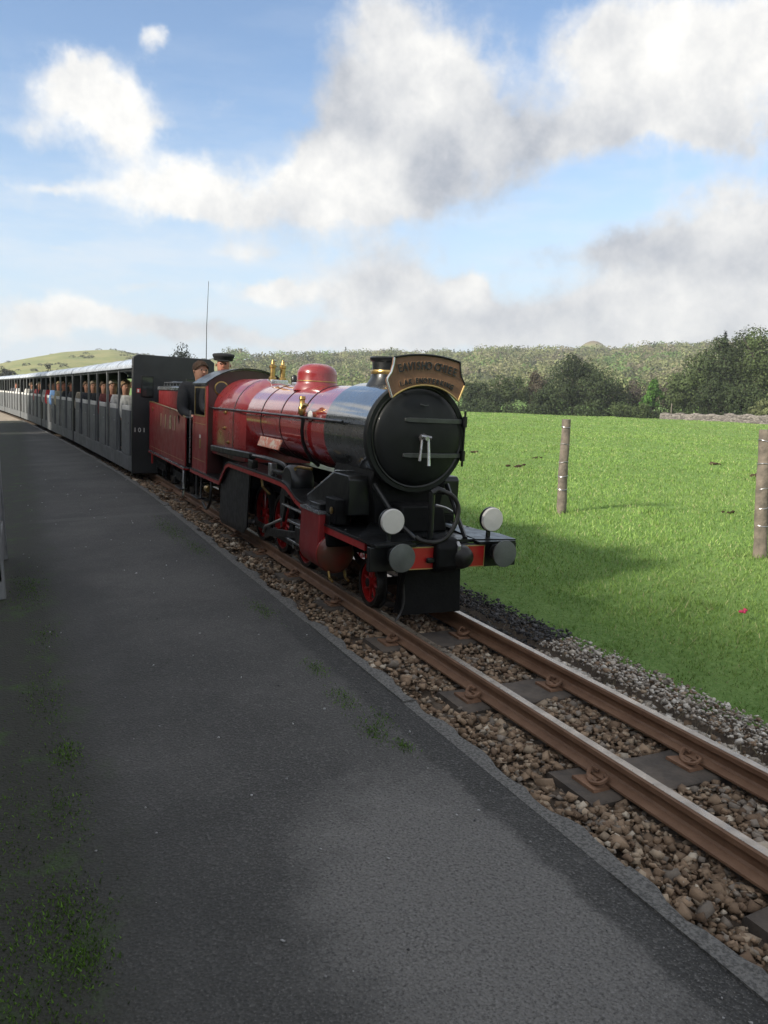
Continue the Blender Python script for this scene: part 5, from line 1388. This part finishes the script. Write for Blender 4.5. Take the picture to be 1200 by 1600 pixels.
for yy in (-9, 8):
    BM().box(xm - .4, xm + .4, yy - .5, yy + .5, rg - .5, rg + .55).build('chimney', render_m, bld)
# unseen trees added beyond the building to break up its shade edge
for i, (x, y_, h_, rx_) in enumerate([(-5.0, 23.8, 6.4, 2.1), (-5.8, 26.4, 5.8, 1.9), (-9.5, 24.5, 8.0, 2.6)]):
    tree('shade_edge_tree', ['added tree nearest the shading building, left of the platform', 'middle one of three trees added beyond the shading building', 'farthest of three trees added beyond the shading building'][i], x, y_, h_, rx_, (.045, .065, .024), n=7000, clumps=40, leaf=.26, bare=.03, seed=60 + i, group='unseen trees added beyond the shading building')


hp = []  # unseen hedge, added so the sides of the train reflect something dark
for yy in np.arange(26, 120, .7):
    g_ = rng.normal(size=(110, 3)) * [1.0, .8, 1.3]; hp.append(np.array([-13.5 - yy * .02 + .8 * math.sin(yy * .4), yy, 2.3]) + g_)
hp = np.concatenate(hp); hp[:, 2] = np.abs(hp[:, 2]); Vh, Fh = leaf_quads(hp, np.full(len(hp), .38), rng)
tag(np_mesh('reflection_hedge', Vh, Fh, leafm, np.repeat(np.array(DG) * rng.uniform(.6, 1.4, (len(hp), 1)), 4, 0)), 'unseen tall dark hedge added left of the line for dark reflections', 'hedge')


# ------------------------------------------------------------------ grass
def blades(name, x, y_, z, h, wdt, cols, label):
    n = len(x); a = rng.uniform(0, 6.283, n); ln = rng.normal(size=(n, 2)) * h[:, None] * .45
    bx = np.cos(a) * wdt / 2; by = np.sin(a) * wdt / 2
    V_ = np.stack([np.stack([x - bx, y_ - by, z], -1), np.stack([x + bx, y_ + by, z], -1), np.stack([x + ln[:, 0], y_ + ln[:, 1], z + h], -1)], 1).reshape(-1, 3)
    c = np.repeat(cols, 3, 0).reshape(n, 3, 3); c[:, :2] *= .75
    return tag(np_mesh(name, V_, np.arange(3 * n).reshape(n, 3), grassm, c.reshape(-1, 3)), label, kind='stuff')
N = 520000
th = np.radians(rng.uniform(10, 84, N)); r = np.exp(rng.uniform(math.log(2.0), math.log(118), N))
x = r * np.sin(th); y_ = r * np.cos(th)
lat = x - xc(np.clip(y_, -30, 150))
edge = .64 + .12*sstep(y_,3.2,3.6)*(1-sstep(y_,4.6,5.4)) + .10 * vnoise(x, y_, .35, 4) + .05 * rng.normal(size=N)
k = lat > edge
thin = (lat < edge + .22) & (rng.random(N) < .55); k &= ~thin
x, y_, r, lat = x[k], y_[k], r[k], lat[k]; n = len(x)
z = ground_z(x, y_) - .006
patch = vnoise(x, y_, .8, 6) * .5 + vnoise(x, y_, 3.1, 8) * .5
h = (rng.uniform(.010, .034, n)) * (1 + .35 * patch) * (1 + .028 * r) * np.clip(.55 + (lat - .6) * .8, .55, 1)
wd = (.0022 + .0011 * r) * rng.uniform(.7, 1.3, n)
pal = np.array([(.165, .270, .060), (.205, .310, .080), (.115, .205, .042), (.265, .335, .125), (.34, .335, .17)])
c = pal[rng.choice(5, n, p=[.32, .3, .2, .13, .05])] * (1.18 * rng.uniform(.72, 1.28, n) * (1 + .30 * patch))[:, None]
dry = np.clip(vnoise(x, y_, 1.3, 12) * 1.3 + vnoise(x, y_, 5.0, 3) - .5, 0, 1)[:, None]
c = c * (1 - .45 * dry) + np.array([.30, .33, .13]) * .45 * dry
tuft = np.clip(vnoise(x, y_, .21, 5) + vnoise(x, y_, .55, 2) - .75, 0, 1) * (r < 40)
for px_, py_ in ((5.15, 6.5), (5.15, 4.04)): tuft = np.maximum(tuft, np.exp(-((x - px_) ** 2 + (y_ - py_) ** 2) / .02))
h = h * (1 + 1.6 * tuft)
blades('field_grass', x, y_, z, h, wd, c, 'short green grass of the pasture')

# moss and weeds on the platform margin and in cracks near the edge
cx_, cy_ = [], []
def weeds(cx, cy, sx, sy, n): cx_.append(rng.normal(cx, sx, n)); cy_.append(rng.normal(cy, sy, n))
for cx, cy, sx, sy, n in [(-.02, 5.2, .06, .25, 700), (.05, 4.2, .04, .15, 250), (.02, 3.3, .05, .2, 450), (.07, 2.75, .03, .08, 450), (.05, 2.35, .04, .12, 350), (.02, 1.85, .05, .09, 900), (.05, 1.68, .03, .05, 500), (-.1, 1.7, .07, .15, 900), (-.1, 2.3, .06, .3, 700), (-.05, 1.5, .06, .08, 600),
                          (1.16, 6.9, .05, .35, 900), (1.20, 6.0, .035, .2, 400), (1.19, 4.15, .03, .12, 350), (1.15, 3.15, .025, .06, 260), (1.13, 2.78, .03, .07, 320), (1.12, 2.45, .03, .06, 300), (1.17, 2.30, .015, .03, 160), (1.20, 2.55, .02, .05, 120)]:
    weeds(cx, cy, sx, sy, n)
x = np.concatenate(cx_); y_ = np.concatenate(cy_); k = (x < edge_x(y_) - .02); x, y_ = x[k], y_[k]; n = len(x)
c = np.array([[.085, .165, .022]]) * rng.uniform(.25, 1.9, (n, 1))
blades('platform_moss', x, y_, np.full(n, PLAT_Z), rng.uniform(.003, .011, n), rng.uniform(.002, .006, n), c, 'patches of moss and weeds along the platform margins')
# dry stalks among the stones by the rail
n = 900; v_ = rng.uniform(1.0, 4.2, n); u_ = .34 + rng.random(n) * .34
pp = np.array([T(a, b, -.08) for a, b in zip(u_, v_)])
c = np.array([[.36, .31, .20]]) * rng.uniform(.5, 1.2, (n, 1))
blades('dry_stalks', pp[:, 0], pp[:, 1], pp[:, 2], rng.uniform(.015, .05, n), rng.uniform(.0015, .003, n), c, 'dry pale stalks in the stones beside the far rail')


# ------------------------------------------------------------------ haze in the valley air
hm_ = bpy.data.materials.new('haze'); hm_.use_nodes = True; hq = NT(hm_.node_tree); hm_.node_tree.nodes.clear()
pv = hq.n('ShaderNodeVolumePrincipled'); pv.inputs['Color'].default_value = (.86, .91, .97, 1); pv.inputs['Density'].default_value = .00042; pv.inputs['Anisotropy'].default_value = .2
ho = hq.n('ShaderNodeOutputMaterial'); hq.l(pv.outputs[0], ho.inputs['Volume'])
tag(MB().box(-1700, 1700, -1700, 1700, -8, 72).build('haze', hm_, smooth=False), 'thin pale haze over the valley', kind='stuff')
